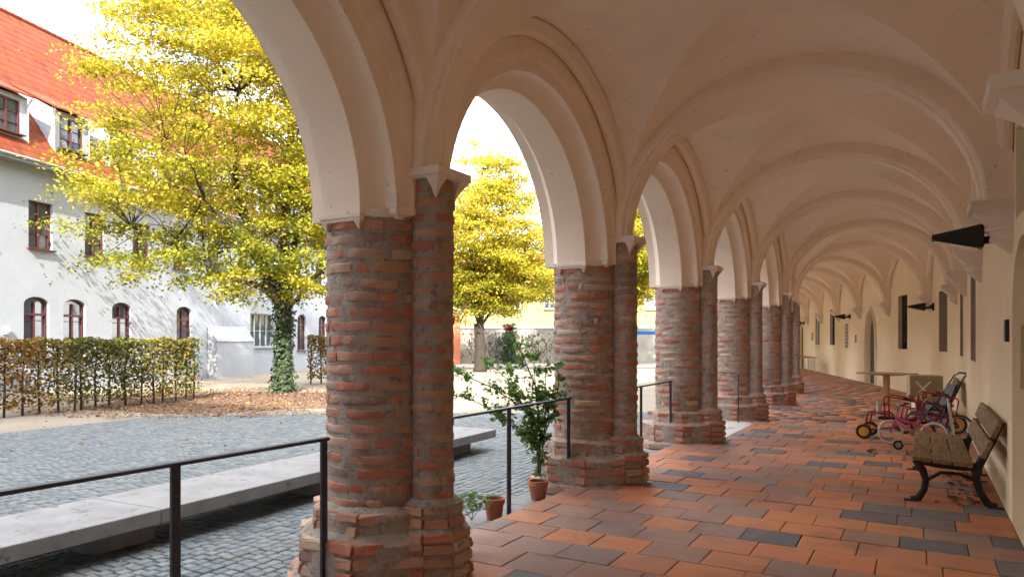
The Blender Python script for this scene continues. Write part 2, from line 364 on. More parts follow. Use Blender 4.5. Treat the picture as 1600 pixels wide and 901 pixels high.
# ---- cloister floor with tiles
floor = empty('floor', (0, 0, 0), kind='structure')
mb = MB()
pl = [P[i] + CX[i]*.06 for i in range(NB+1)]; wl = [W[i] + CX[i]*.3 for i in range(NB+1)]
for i in range(NB):
    a, b, c, d_ = pl[i], pl[i+1], wl[i+1], wl[i]
    mb.quads([(p.x, p.y, -.012) for p in (a, d_, c, b)] + [(p.x, p.y, -.5) for p in (a, b)], [(0, 1, 2, 3), (3, 5, 4, 0)])
mb.build('mortar_bed', JOINT, floor)
tprot = []
for k in range(5):
    b = MB(); lo = [(-.5, -.5), (.5, -.5), (.5, .5), (-.5, .5)]; j = [(random.uniform(-.006, .006), random.uniform(-.006, .006)) for _ in lo]
    b.loft([[(x, y, -.03) for x, y in lo], [(x+j[i][0], y+j[i][1], -.003) for i, (x, y) in enumerate(lo)], [(x*.975+j[i][0], y*.975+j[i][1], .0) for i, (x, y) in enumerate(lo)]], True, False)
    b.f.append((8, 9, 10, 11)); me = b.mesh('floor_tile'); me.materials.append(TILE); tprot.append(me)
tiles = []; y = -3.2; row = 0
def xline(pts, y):
    for a, b in zip(pts[:-1], pts[1:]):
        if a.y <= y <= b.y: return a.x + (b.x-a.x)*(y-a.y)/(b.y-a.y)
    return None
while y < 46:
    dy = random.uniform(.36, .41); ym = y + dy/2; x0 = xline(pl, ym); x1 = xline(wl, ym)
    if x0 is None or x1 is None: y += dy; row += 1; continue
    x0 = xline([p + Vector((.005, 0, 0)) for p in pl], ym); x1 -= .3
    x = x0; first = True
    while x < x1 - .05:
        ln = random.uniform(.40, .48)
        if first and row % 2: ln *= random.uniform(.45, .6)
        first = False; e = min(x + ln, x1)
        if x1 - e < .1: e = x1
        tiles.append(((x+e)/2, ym, e-x-.007, dy-.007)); x = e
    y += dy; row += 1
def tile_col(X, Y):
    r = random.random()
    if r < .115: return random.uniform(.87, 1)
    if r < .45 and X < -1.6: return random.uniform(.55, .84)
    if X > -1.2 and random.random() < .45: return random.uniform(.0, .3)
    return random.uniform(.05, .8)
TA = np.array(tiles); td = TA[:, 0]*fx + TA[:, 1]*fy; tl = TA[:, 0]*fy - TA[:, 1]*fx
tv = (td > 3) & (np.abs(tl/np.maximum(td, .1)) < .76); tord = [i for i in np.argsort(np.where(tv, td, 1e9))[:300] if tv[i]]
sep = np.zeros(len(TA), bool)
for i in tord:
    sep[i] = True; X, Y, lx, ly = tiles[i]
    o = link('floor_tile', random.choice(tprot), None, floor); o.location = (X, Y, random.uniform(-.003, .003)); o.scale = (lx, ly, 1)
    o.rotation_euler = (random.uniform(-.008, .008), random.uniform(-.008, .008), random.uniform(-.006, .006)); c = tile_col(X, Y); o.color = (c, c, c, 1)
rest = np.where(~sep & (td > -3))[0]
V, F, A = frusta(TA[rest, 0], TA[rest, 1], 0, TA[rest, 2]/2, TA[rest, 3]/2, 0, .003, -.003, 0, .975, np.array([tile_col(TA[i, 0], TA[i, 1]) for i in rest]))
tag(link('floor_tile_field', npmesh('floor_tile_field', V, F, A), TILES, floor), kind='stuff')

# outer stone ledge below the railing, between piers
ledge = empty('ledge', (0, 0, 0), kind='structure')
for i in range(1, NB):
    a, b = P[i], P[i+1]; e = (b-a).normalized(); n_ = Vector((e.y, -e.x, 0)); L_ = (b-a).length
    segs = 3
    for k in range(segs):
        m = a + e*(L_*(k+.5)/segs) - n_*.2
        M3 = Matrix((( e.x, n_.x, 0), (e.y, n_.y, 0), (0, 0, 1)))
        zt = -.1 if i != 5 else -.015
        mb = MB(); mb.bbox((m.x, m.y, (zt-.5)/2), (L_/segs-.006, .50, zt+.5), .008, M3); mb.build('ledge_stone', CONC, ledge)

# ------------------------------------------------------------------ piers
RB, RS = .39, .148          # big pier, slim column radii
DS = .45                    # slim column axis sits this far towards the corridor
PITCH = .098
def curved_brick(rad, ang, h, depth=.05, st=4, jit=.0045):
    "block following the round of the pier, rounded arrises; centred on angle 0, z from 0"
    rin = rad - depth; rings = []
    for k in range(st):
        t = -ang/2 + ang*k/(st-1); e = 1 if k in (0, st-1) else 0; ro = rad - .007*e + random.uniform(-jit, jit)
        dz0, dz1 = random.uniform(0, .008), random.uniform(0, .008)
        pr = [(rin, dz0), (ro-.008, dz0), (ro, .012), (ro, h-.012), (ro-.008, h-dz1), (rin, h-dz1)]
        rings.append([(r*math.cos(t), r*math.sin(t), z) for r, z in pr])
    b = MB(); b.loft(rings, True, True); return b
def octo(ap, n=8, rot=None):
    rot = math.pi/n if rot is None else rot
    return [(ap/math.cos(math.pi/n)*math.cos(rot+2*math.pi*k/n), ap/math.cos(math.pi/n)*math.sin(rot+2*math.pi*k/n)) for k in range(n)]
def poly_bricks(poly, z0, z1, h, c, out):
    "bricks laid along the sides of a polygon, list of (matrix, size)"
    z = z0; n = len(poly); row = 0
    while z < z1 - .03:
        hh = min(h, z1 - z); row += 1
        for k in range(n):
            a, b = Vector((*poly[k], 0)), Vector((*poly[(k+1) % n], 0)); L_ = (b-a).length; e = (b-a)/L_
            nb = 2 if L_ > .3 else 1
            cut = random.uniform(.35, .65)
            for s0, s1 in ([(0, cut), (cut, 1)] if nb == 2 else [(0, 1)]):
                m = a + e*L_*(s0+s1)/2; out.append((Vector((c[0]+m.x, c[1]+m.y, z + hh/2)), math.atan2(e.y, e.x), L_*(s1-s0)-.012, hh-.02))
        z += hh
def layout():
    "all bricks of one pier in its own frame (x towards corridor, y along arcade, z up; slim column at x=DS)"
    arc = []; flat = []
    z = .47; row = 0
    while z < 2.37:
        h = random.uniform(.066, .082); a0 = random.uniform(0, 6.28); ang = 0
        while ang < 6.28 - .15:
            da = random.choice((.4, .64, .72, .8, .88, .36, .76)); da = min(da, 6.283-ang)
            if 6.283-(ang+da) < .2: da = 6.283-ang
            arc.append((0, RB + random.uniform(-.005, .005), a0+ang+da/2, da - random.uniform(.03, .06), z + random.uniform(-.006, .006), h)); ang += da
        z += PITCH
    z = .52; row = 0
    while z < 2.6:
        h = random.uniform(.058, .072); a0 = random.uniform(-.5, .5) + row*1.1
        for k in range(3): arc.append((DS, RS + random.uniform(-.003, .003), a0+k*2.094, 1.9 + random.uniform(-.1, .08), z + random.uniform(-.004, .004), h))
        z += PITCH; row += 1
    poly_bricks(octo(.455), .30, .47, .09, (0, 0), flat)
    poly_bricks(octo(.545), .02, .30, .094, (0, 0), flat)
    poly_bricks(octo(.60), ZC, .0, .10, (-.04, 0), flat)
    poly_bricks(octo(.20), .34, .5, .085, (DS-.01, 0), flat)
    poly_bricks(octo(.24), .01, .34, .085, (DS, 0), flat)
    return arc, flat
arcprot = {}
def arc_mesh(rad, da):
    key = (round(rad, 1), round(da/.12)); L_ = arcprot.setdefault(key, [])
    if len(L_) < 3:
        b = curved_brick(RB if rad > .25 else RS, key[1]*.12, .066, st=4 if key[1]*.12 < .5 else (5 if rad > .25 else 8)); me = b.mesh('brick', 45); me.materials.append(BRICK); L_.append(me)
    return random.choice(L_), key[1]*.12
def flat_brick_mb(lx, h, a=None):
    b = MB(); j = lambda: random.uniform(-.009, .009)
    lo = [(-lx/2, -.016), (lx/2, -.016), (lx/2, .06), (-lx/2, .06)]
    def ring(z, ins): return [(x*(1-ins/lx*2)+j(), y - (ins if y < 0 else -0) * -1 + j()*.6, z) for x, y in lo]
    # outward is -y in this frame (polygon runs counter-clockwise)
    b.loft([ring(-h/2, .008), ring(-h/2+.012, 0), ring(h/2-.012, 0), ring(h/2, .008)], True, True, a); return b
flatprot = [flat_brick_mb(.25, .07).mesh('brick') for _ in range(6)]
for m_ in flatprot: m_.materials.append(BRICK)
def brick_col(z):
    r = random.random(); return r if z > .5 or random.random() < .6 else random.uniform(.55, .92)
def loft_square_to_round(mb, cx, cy, prof, n=32, octa=False):
    "prof: (z, half size, squareness 0..1)"
    rings = []
    for z, hs, sq in prof:
        ring = []
        for k in range(n):
            t = 2*math.pi*k/n; c, s_ = math.cos(t), math.sin(t); rs = hs/max(abs(c), abs(s_)) if not octa else min(hs/max(abs(c), abs(s_)), hs*1.20/max(abs(c)*.72+abs(s_)*.72, .01)); r = hs*(1-sq) + rs*sq
            ring.append((cx+r*c, cy+r*s_, z))
        rings.append(ring)
    mb.loft(rings, True, True)
def noisy_core(mb, cx, cy, prof, seg, amp):
    rings = []
    zs = []
    for (z0, r0), (z1, r1) in zip(prof[:-1], prof[1:]):
        k = max(1, int((z1-z0)/.035))
        zs += [(z0+(z1-z0)*q/k, r0+(r1-r0)*q/k) for q in range(k)]
    zs.append(prof[-1]); ph = [random.uniform(0, 9) for _ in range(6)]
    for z, r in zs:
        ring = []
        for k in range(seg):
            t = 2*math.pi*k/seg
            q = r + amp*(math.sin(5*t+7*z+ph[0])*.5 + math.sin(9*t-13*z+ph[1])*.4 + random.uniform(-.7, .7))
            ring.append((cx+q*math.cos(t), cy+q*math.sin(t), z))
        rings.append(ring)
    mb.loft(rings, True, True)
def impost(mb):
    # plain bearing block, and a thin moulded lip with little drops under the flat soffit of each arch
    loft_square_to_round(mb, 0, 0, [(2.405, .374, 0), (2.43, .376, .3), (2.46, .376, .6)], 32, True)
    for sg in (-1, 1):
        for z0, z1, y0, y1, xa, xb in ((2.412, 2.436, .33, .404, -.213, .158), (2.388, 2.4115, .33, .396, -.205, .150)):
            mb.loft([[(xa, sg*y0, z), (xb, sg*y0, z), (xb, sg*y1, z), (xa, sg*y1, z)][::sg] for z in (z0, z1)])
        for x in (-.175, .12):
            mb.loft([[(x-h, sg*.33, z), (x+h, sg*.33, z), (x+h, sg*y1, z), (x-h, sg*y1, z)][::sg] for z, h, y1 in ((2.335, .004, .374), (2.36, .014, .384), (2.3875, .028, .394))])
def capital(mb):
    # square abacus carried on four corner spurs, the round brick shaft showing between them
    for z0, z1, h in ((2.672, 2.684, .178), (2.6845, 2.730, .190), (2.7305, 2.740, .184)):
        mb.loft([[(DS-h, -h, z), (DS+h, -h, z), (DS+h, h, z), (DS-h, h, z)] for z in (z0, z1)])
    for sx in (-1, 1):
        for sy in (-1, 1):
            rings = []
            for z, c, h in ((2.545, .104, .004), (2.575, .107, .012), (2.61, .112, .022), (2.645, .120, .038), (2.672, .125, .052)):
                p = [(DS+sx*c-h, sy*c-h, z), (DS+sx*c+h, sy*c-h, z), (DS+sx*c+h, sy*c+h, z), (DS+sx*c-h, sy*c+h, z)]; rings.append(p)
            mb.loft(rings)
PL = {3: 'nearest large round brick pier with slim attached column, in the foreground', 4: 'second round brick pier, right behind the potted rose bush',
      5: 'third round brick pier, beside the pale stone threshold on its far side', 6: 'fourth round brick pier, on the far side of the pale stone threshold',
      7: 'fifth round brick pier from the foreground, partly hidden in the row', 8: 'last brick pier visible at the end of the straight colonnade'}
farmesh = None; heads = None
ORD = ['seventh', 'eighth', 'ninth', 'tenth', 'eleventh', 'twelfth', 'thirteenth', 'fourteenth']
for i in range(1, NB+1):
    e = (P[min(i+1, NB)]-P[max(i-1, 0)]).normalized(); n_ = Vector((e.y, -e.x, 0)); rz = math.atan2(n_.y, n_.x)
    root = empty('brick_pier', P[i], rz, PL.get(i) or ('round brick pier behind the viewpoint, %s back' % ('two bays' if i == 1 else 'one bay') if i < 3 else '%s brick pier of the row, hidden round the bend' % ORD[i-9]), 'pier', 'brick piers of the arcade')
    if heads is None:
        c1 = MB(); noisy_core(c1, 0, 0, [(ZC, .62), (.0, .615), (.015, .572), (.27, .567), (.33, .482), (.44, .474), (.49, RB-.0075), (2.42, RB-.0075)], 64, .0045)
        noisy_core(c1, DS, 0, [(-.05, .245), (.33, .24), (.36, .203), (.50, .20), (.54, RS-.006), (2.68, RS-.006)], 36, .0028); c1 = c1.mesh('mortar_core', 40)
        c2 = MB(); impost(c2); c2 = c2.mesh('impost', 35); c3 = MB(); capital(c3); c3 = c3.mesh('capital', 35); heads = (c1, c2, c3)
    link('mortar_core', heads[0], MORTAR, root); link('impost', heads[1], TRIM, root); link('capital', heads[2], TRIM, root)
    if i in (3, 4):
        arc, flat = layout()
        for dx, rad, t, da, z, h in arc:
            me, ra = arc_mesh(rad, da); o = link('brick', me, None, root); k = rad/(RB if rad > .25 else RS)
            o.location = (dx, 0, z); o.rotation_euler = (0, 0, t); o.scale = (k, k, h/.066); c = brick_col(z); o.color = (c, c, c, 1)
        for p, a, lx, h in flat:
            o = link('brick', random.choice(flatprot), None, root); o.location = p + Vector((math.sin(a), -math.cos(a), 0))*random.uniform(-.016, .008) + Vector((0, 0, random.uniform(-.006, .006))); o.rotation_euler = (random.uniform(-.06, .06), random.uniform(-.03, .03), a + random.uniform(-.04, .04)); o.scale = (lx/.25, 1, h/.07); c = brick_col(p.z); o.color = (c, c, c, 1)
    else:
        if farmesh is None:
            arc, flat = layout(); b = MB()
            for dx, rad, t, da, z, h in arc:
                q = curved_brick(rad, da, h, st=4); m4 = Matrix.Translation((dx, 0, z)) @ Matrix.Rotation(t, 4, 'Z'); b.quads([m4 @ Vector(v) for v in q.v], q.f, brick_col(z))
            for p, a, lx, h in flat:
                q = flat_brick_mb(lx, h); m4 = Matrix.Translation(p) @ Matrix.Rotation(a, 4, 'Z'); b.quads([m4 @ Vector(v) for v in q.v], q.f, brick_col(p.z))
            farmesh = b.mesh('brickwork', 45)
        tag(link('brickwork', farmesh, BRICKS, root), kind='stuff')

# ------------------------------------------------------------------ vaults, ribs and arcade arches
clo = empty('cloister_vaulting', (0, 0, 0), 0, 'cream plastered groin vaulting with ribs and round arcade arches over the walk', 'vault')
ZS, RISE = 2.76, 1.60
VA = [P[i] + CX[i]*.41 for i in range(NB+1)]
def vault_bay(i):
    A0, A1, W0, W1 = VA[i], VA[i+1], W[i], W[i+1]
    def pt(s, t):
        hs = math.sqrt(max(0, 1-s*s)); ht = math.sqrt(max(0, 1-t*t)); h = max(hs, ht)
        a = A0.lerp(A1, (t+1)/2); b = W0.lerp(W1, (t+1)/2); p = a.lerp(b, (s+1)/2)
        return (p.x, p.y, ZS + RISE*h + .05*(1-s*s)*(1-t*t))
    mb = MB(); N, K = 28, 10
    for side in range(4):
        rows = []
        for a in range(N+1):
            u = -math.cos(math.pi*a/N); row_ = []
            for b in range(K+1):
                # v runs from |u| (groin) to 1 (edge)
                v = abs(u) + (1-abs(u))*b/K; v = min(v, 1)
                s, t = [(u, v), (u, -v), (v, u), (-v, u)][side]; row_.append(pt(s, t))
            rows.append(row_)
        mb.loft(rows, False, False)
    return mb.build('vault_bay', PLASTER, clo, True)
for i in range(NB): vault_bay(i)

def sweep(mb, path, prof, cap=False):
    "path: list of (origin, outward radial vec, side vec); prof: (side, radial)"
    rings = [[o + sd*a + rd*b for a, b in prof] for o, rd, sd in path]
    mb.loft(rings, True, cap)
def ell_path(c, e, a, b, side, n=36, legs=None, t0=0, t1=math.pi):
    out_ = []
    for k in range(n+1):
        t = t0 + (t1-t0)*k/n; o = c + e*(-a*math.cos(t)) + Vector((0, 0, b*math.sin(t)))
        rd = (e*(-math.cos(t)/a) + Vector((0, 0, math.sin(t)/b))).normalized(); out_.append((o, rd, side))
    if legs:
        o0, r0, s0 = out_[0]; out_.insert(0, (o0 - Vector((0, 0, legs)), r0, s0)); o1, r1, s1 = out_[-1]; out_.append((o1 - Vector((0, 0, legs)), r1, s1))
    return out_
RIB = [(-.17, .30), (-.17, .06), (-.155, .035), (-.12, .025), (-.105, 0), (.105, 0), (.12, .025), (.155, .035), (.17, .06), (.17, .30)]
for i in range(NB+1):
    a = P[i] + CX[i]*(DS+.07); b = W[i] - CX[i]*.24; e = (b-a).normalized(); side = Vector((e.y, -e.x, 0))
    mb = MB(); sweep(mb, ell_path((a+b)/2 + Vector((0, 0, 2.74)), e, (b-a).length/2, 1.46, side, legs=None), RIB); mb.build('transverse_rib', PLASTER, clo, 30)
# profile across an arcade arch: (offset towards corridor from the pier line, radial growth)
APROF = [(-.42, .9), (-.42, .13), (-.31, .13), (-.25, .07), (-.2, 0), (.145, 0), (.155, .012), (.175, .05), (.20, .085), (.24, .115), (.285, .13), (.30, .13), (.30, .112), (.36, .112), (.37, .15), (.37, .21), (.395, .235), (.41, .235), (.41, .9)]
WRIB = [(-.08, .12), (-.05, .02), (-.02, 0), (.02, 0), (.05, .02), (.08, .12)]
AB = 1.41; AZ = 2.45
for i in range(NB):
    a, b = P[i], P[i+1]; e = (b-a).normalized(); n_ = Vector((e.y, -e.x, 0)); Ln = (b-a).length; c = (a+b)/2; a0 = Ln/2 - .39
    mb = MB(); rings = []
    for k in range(-1, 42):
        ring = []
        for off, r in APROF:
            top = r > .5
            rr = .33 if top else r
            t = math.pi*min(max(k, 0), 40)/40
            y_ = -(a0+min(rr, .385))*math.cos(t); z_ = AZ + (AB+rr)*math.sin(t)
            if k in (-1, 41): z_ = 2.43
            if top: y_ = -(Ln/2+.02)*math.cos(t); z_ = 2.43 if k in (-1, 41) else (max(ZS + (RISE+.1)*math.sin(t), AZ) if off > 0 else AZ + (AB+.5)*math.sin(t))
            p = c + e*y_ + n_*off; ring.append((p.x, p.y, z_))
        rings.append(ring)
    mb.loft(rings, False, False); mb.build('arcade_arch', PLASTER, clo, 28)
    # underside of the springing blocks, just above the imposts
    mb = MB()
    for base, sg in ((a, 1), (b, -1)):
        lo = [base + e*0 + n_*off for off, r in APROF[1:-1]]; hi = [base + e*sg*(.39-min(r, .385)) + n_*off for off, r in APROF[1:-1]]
        vsx = [(p.x, p.y, 2.434) for p in lo+hi]; m_ = len(lo); mb.quads(vsx, [(k, k+1, m_+k+1, m_+k) for k in range(m_-1)])
    mb.build('springing_block', PLASTER, clo)
    # small stops under the second order
    for base, sg in ((a, 1), (b, -1)):
        m0 = base + n_*.33 + e*sg*.215; mb = MB(); rings = []
        for z, hx, hy in ((2.40, .012, .02), (2.44, .025, .045), (2.47, .03, .06), (2.475, .042, .075), (2.51, .045, .08), (2.515, .038, .07), (2.56, .036, .07)):
            rings.append([(m0 + n_*sx*hx + e*sy*hy + Vector((0, 0, z))) for sx, sy in ((-1, -1), (1, -1), (1, 1), (-1, 1))])
        mb.loft(rings); mb.build('corbel_stop', TRIM, clo)
    # wall ribs on both sides
    off = .44
    mb = MB(); sweep(mb, ell_path(c + n_*(off+.03) + Vector((0, 0, 2.73)), e, Ln/2-.10, 1.50, n_), WRIB); mb.build('wall_rib', PLASTER, clo, 30)
    wa, wb = W[i], W[i+1]; ew = (wb-wa).normalized(); nw = Vector((ew.y, -ew.x, 0)); cw_ = (wa+wb)/2
    mb = MB(); sweep(mb, ell_path(cw_ - nw*.06 + Vector((0, 0, 2.80)), ew, (wb-wa).length/2-.10, 1.46, nw), WRIB); mb.build('wall_rib', PLASTER, clo, 30)
CORB = [(2.845, .40, .30), (2.775, .40, .30), (2.765, .37, .275), (2.74, .35, .26), (2.69, .29, .225), (2.645, .24, .20), (2.63, .225, .19), (2.62, .245, .205), (2.595, .245, .205), (2.585, .21, .175), (2.55, .19, .16), (2.535, .205, .17), (2.51, .2, .165), (2.495, .15, .13), (2.45, .1, .09), (2.40, .035, .03)]
for i in range(1, NB):
    e = (W[i+1]-W[i-1]).normalized(); n_ = -CX[i]; mb = MB(); rings = []
    for z, dd, hw in CORB:
        dd, hw, z = (dd*1.06, hw*.68, z-.09) if i == 3 else (dd*.8, hw*.75, z-.05)
        k = .55 if z < 2.62 else .78
        pts = [(0, -hw), (dd*k, -hw), (dd, -hw*k), (dd, hw*k), (dd*k, hw), (0, hw)] if z < 2.67 else [(0, -hw), (dd*.97, -hw), (dd, -hw*.97), (dd, hw*.97), (dd*.97, hw), (0, hw)]
        rings.append([W[i] + n_*a + e*b + Vector((0, 0, z)) for a, b in pts])
    mb.loft(rings[::-1]); mb.build('corbel', TRIM, clo, 35)

# ------------------------------------------------------------------ corridor wall with openings
def arc_pts(u0, u1, zs, rise, kind, n=18):
    c = (u0+u1)/2; h = (u1-u0)/2
    if kind == 'pointed':
        Rr = h*1.45; L_ = []
        for k in range(n+1):
            t = k/n; x = -h + 2*h*t; q = abs(x); z = math.sqrt(max(0, Rr*Rr - (q + Rr - h)**2)); L_.append((c+x, zs+z*rise/math.sqrt(Rr*Rr-(Rr-h)**2)))
        return L_
    return [(c - h*math.cos(math.pi*k/n), zs + rise*math.sin(math.pi*k/n)) for k in range(n+1)]
def wall_panel(mb, mp_, u0, u1, z0, z1, ops, depth=.45, splay=0.):
    "mp_(u, into, z) -> point.  ops: (u0,u1,z0,z1,rise,kind)"
    q = lambda P4: mb.quads([mp_(*p) for p in P4], [(0, 1, 2, 3)])
    cur = u0
    for (a, b, c, d_, rise, kind) in sorted(ops):
        if a > cur: q([(cur, 0, z0), (a, 0, z0), (a, 0, z1), (cur, 0, z1)])
        if c > z0: q([(a, 0, z0), (b, 0, z0), (b, 0, c), (a, 0, c)])
        top = arc_pts(a, b, d_-rise, rise, kind) if rise else [(a, d_), (b, d_)]
        for (xa, za), (xb, zb) in zip(top[:-1], top[1:]): q([(xa, 0, za), (xb, 0, zb), (xb, 0, z1), (xa, 0, z1)])
        ring = [(a, c)] + top + [(b, c)]
        if top[0] == (a, c): ring = top
        m = (a+b)/2
        for (xa, za), (xb, zb) in zip(ring, ring[1:] + ring[:1]):
            f = lambda x: m + (x-m)*(1-splay)
            q([(xa, 0, za), (f(xa), depth, za), (f(xb), depth, zb), (xb, 0, zb)])
        cur = b
    if cur < u1: q([(cur, 0, z0), (u1, 0, z0), (u1, 0, z1), (cur, 0, z1)])
REVEAL = plain('grey_brown_reveal', (.46, .40, .32), (.38, .32, .25), .9, sc_=3, bst=.3)  # darker and greyer than the wall plaster, for the sides of window openings
cwall = empty('cloister_wall', (0, 0, 0), 0, 'cream plaster wall of the walk, with deep dark windows, a door and carved corbels above', 'wall')
WIN = (1.15, 2.45, 1.27, 2.78)
OPS = {3: [(2.2, 3.58, 0, 2.42, .6, 'round')], 5: [(1.2, 2.4, 1.27, 2.78, 0, '')], 6: [(1.2, 2.4, 1.27, 2.78, 0, '')], 7: [(1.3, 2.5, 1.3, 2.8, 0, '')],
       8: [(2.25, 3.25, 1.3, 2.95, 0, '')], 9: [(1.75, 2.85, 0, 2.55, .95, 'pointed')], 11: [(.9, 1.9, 1.35, 2.95, 0, '')], 12: [(.7, 1.7, 1.35, 2.95, 0, '')], 13: [(1.6, 2.5, 0, 2.4, .45, 'round')]}
for i in range(NB):
    a, b = W[i], W[i+1]; e = (b-a).normalized(); n_ = Vector((e.y, -e.x, 0)); L_ = (b-a).length
    f = lambda u, dd, z: a + e*u + n_*dd + Vector((0, 0, z))
    mb = MB(); ops = OPS.get(i, []); dp = .34 if i < 8 else (.10 if i != 9 else .15)
    if i == 3:
        wall_panel(mb, f, 0, L_, 0, 2.5, ops, .30, .1); wall_panel(mb, f, 0, L_, 2.5, 4.6, [(2.5, 3.3, 2.6, 3.35, 0, '')], dp, .1)
    else: wall_panel(mb, f, 0, L_, 0, 4.6, ops, dp, .1)
    pn = mb.build('plaster_panel', WALLP, cwall)
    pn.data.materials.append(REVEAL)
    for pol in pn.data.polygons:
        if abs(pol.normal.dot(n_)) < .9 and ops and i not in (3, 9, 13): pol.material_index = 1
    for (u0, u1, z0, z1, rise, kind) in ops + ([(2.5, 3.3, 2.6, 3.35, 0, '')] if i == 3 else []):
        if z0 > .5:
            mb = MB(); M3 = Matrix(((e.x, n_.x, 0), (e.y, n_.y, 0), (0, 0, 1))); c = f((u0+u1)/2, dp+.02, (z0+z1)/2)
            mb.box(c, (u1-u0, .02, z1-z0), M=M3); win = mb.build('window', GLASSD, cwall)
            mb = MB()
            for k in range(1, 5):
                mb.box(f(u0+(u1-u0)*k/5, dp, (z0+z1)/2), (.018 if k != 3 else .05, .03, z1-z0), M=M3)
            for k in range(1, 6):
                mb.box(f((u0+u1)/2, dp-.001, z0+(z1-z0)*k/6), (u1-u0, .026, .018), M=M3)
            mb.build('glazing_bars', IRON, win)
        else:
            mb = MB(); dq = .30 if i == 3 else dp; prof = [(u0, 0)] + arc_pts(u0, u1, z1-rise, rise, kind) + [(u1, 0)]
            mb.loft([[f(u, dq-.03, z) for u, z in prof], [f(u, dq+.03, z) for u, z in prof]]); dr = mb.build('door', WOODW if i == 3 else DGREEN, cwall)
            mb = MB(); M3 = Matrix(((e.x, n_.x, 0), (e.y, n_.y, 0), (0, 0, 1))); mb.box(f(u0+.14, dq-.06, 1.05), (.03, .05, .16), M=M3); mb.tube([f(u0+.14, dq-.07, 1.1), f(u0+.14, dq-.1, 1.1), f(u0+.26, dq-.1, 1.1)], .01); mb.build('door_handle', IRON, dr)
    if i == 9:   # moulded stone door surround
        for k, (g, pr) in enumerate(((.0, .02), (.09, .05), (.18, .035))):
            mb = MB(); pa_ = [(1.75-g, 0)] + arc_pts(1.75-g, 2.85+g, 1.60, .95+g, 'pointed') + [(2.85+g, 0)]; rr = []
            for q in range(len(pa_)):
                u, z = pa_[q]; s_ = -1 if u < 2.3 else 1
                ca = pa_[min(q+1, len(pa_)-1)]; cb = pa_[max(q-1, 0)]; tx, tz = ca[0]-cb[0], ca[1]-cb[1]; l_ = math.hypot(tx, tz); nx, nz = -tz/l_, tx/l_
                rr.append([f(u+nx*.005, .02, z+nz*.005), f(u+nx*.015, -pr, z+nz*.015), f(u+nx*.065, -pr, z+nz*.065), f(u+nx*.078, .02, z+nz*.078)])
            mb.loft(rr); mb.build('door_moulding', TRIM, cwall, 30)
# end walls of the walk (behind the photographer, and at the far turn)
mb = MB()
for i in (0, NB):
    a, b = P[i] - CX[i]*.5, W[i] + CX[i]*.6; e = Vector((0, -1 if i == 0 else 1, 0))
    mb.quads([(p.x, p.y, z) for z in (ZC, 5) for p in (a, b)], [(0, 1, 3, 2)])
mb.build('end_wall', WALLP, cwall)

# upper storeys above the arcade and an unseen wing added at right angles behind the photographer (they shade the yard)
ub = empty('cloister_building', (0, 0, 0), 0, 'white upper storeys and tiled roof above the vaulted walk', 'building')
mb = MB(); 
ol = [P[i] - CX[i]*.421 for i in range(NB+1)]; il = [W[i] + CX[i]*4.5 for i in range(NB+1)]; rl = [W[i] + CX[i]*.3 for i in range(NB+1)]
HE, HR = 9.0, 16.0
for i in range(NB):   # outer wall over arches
    a, b = ol[i], ol[i+1]; rings = []; Ln = (P[i+1]-P[i]).length; e = (P[i+1]-P[i]).normalized(); c = (P[i]+P[i+1])/2
    for k in range(-1, 42):
        t = math.pi*min(max(k, 0), 40)/40; yy = -(Ln/2-.26)*math.cos(t); z = AZ + (AB+.13)*math.sin(t); z = 2.43 if k in (-1, 41) else z
        if k == -1: yy = -Ln/2; z = 2.43
        if k == 41: yy = Ln/2; z = 2.43
        p = a.lerp(b, .5+yy/Ln); rings.append([(p.x, p.y, z), (p.x, p.y, HE)])
    mb.loft(rings, False, False)
    mb.quads([(il[i].x, il[i].y, -.4), (il[i+1].x, il[i+1].y, -.4), (il[i+1].x, il[i+1].y, HE), (il[i].x, il[i].y, HE)], [(0, 1, 2, 3)])
    mb.quads([(VA[i].x-.5, VA[i].y, 4.9), (VA[i+1].x-.5, VA[i+1].y, 4.9), (il[i+1].x, il[i+1].y, 4.9), (il[i].x, il[i].y, 4.9)], [(0, 1, 2, 3)])
mb.build('upper_wall', FACADE, ub)
mb = MB()
for i in range(NB):
    for A_, B_ in ((ol, rl), (il, rl)):
        a0, a1 = A_[i], A_[i+1]; b0, b1 = B_[i], B_[i+1]
        mb.quads([(a0.x, a0.y, HE-.1), (a1.x, a1.y, HE-.1), (b1.x, b1.y, HR), (b0.x, b0.y, HR)], [(0, 1, 2, 3)], .5)
mb.build('roof', ROOF, ub)
wb_ = empty('added_rear_wing', (-13, -9, 0), 0, 'unseen white wing with tiled roof, added behind the viewpoint to shade the yard', 'building')
mb = MB(); mb.box((0, 0, 4.3), (35, 8.4, 9.4)); mb.build('wall', FACADE, wb_)
mb = MB(); mb.loft([[(x, -4.7, 8.9), (x, 4.7, 8.9), (x, 0, 19.8)] for x in (-17.6, 17.6)], True, True, .5); mb.build('roof', ROOF, wb_)  # roof of the added wing, ridge set high to carry shade across the setts
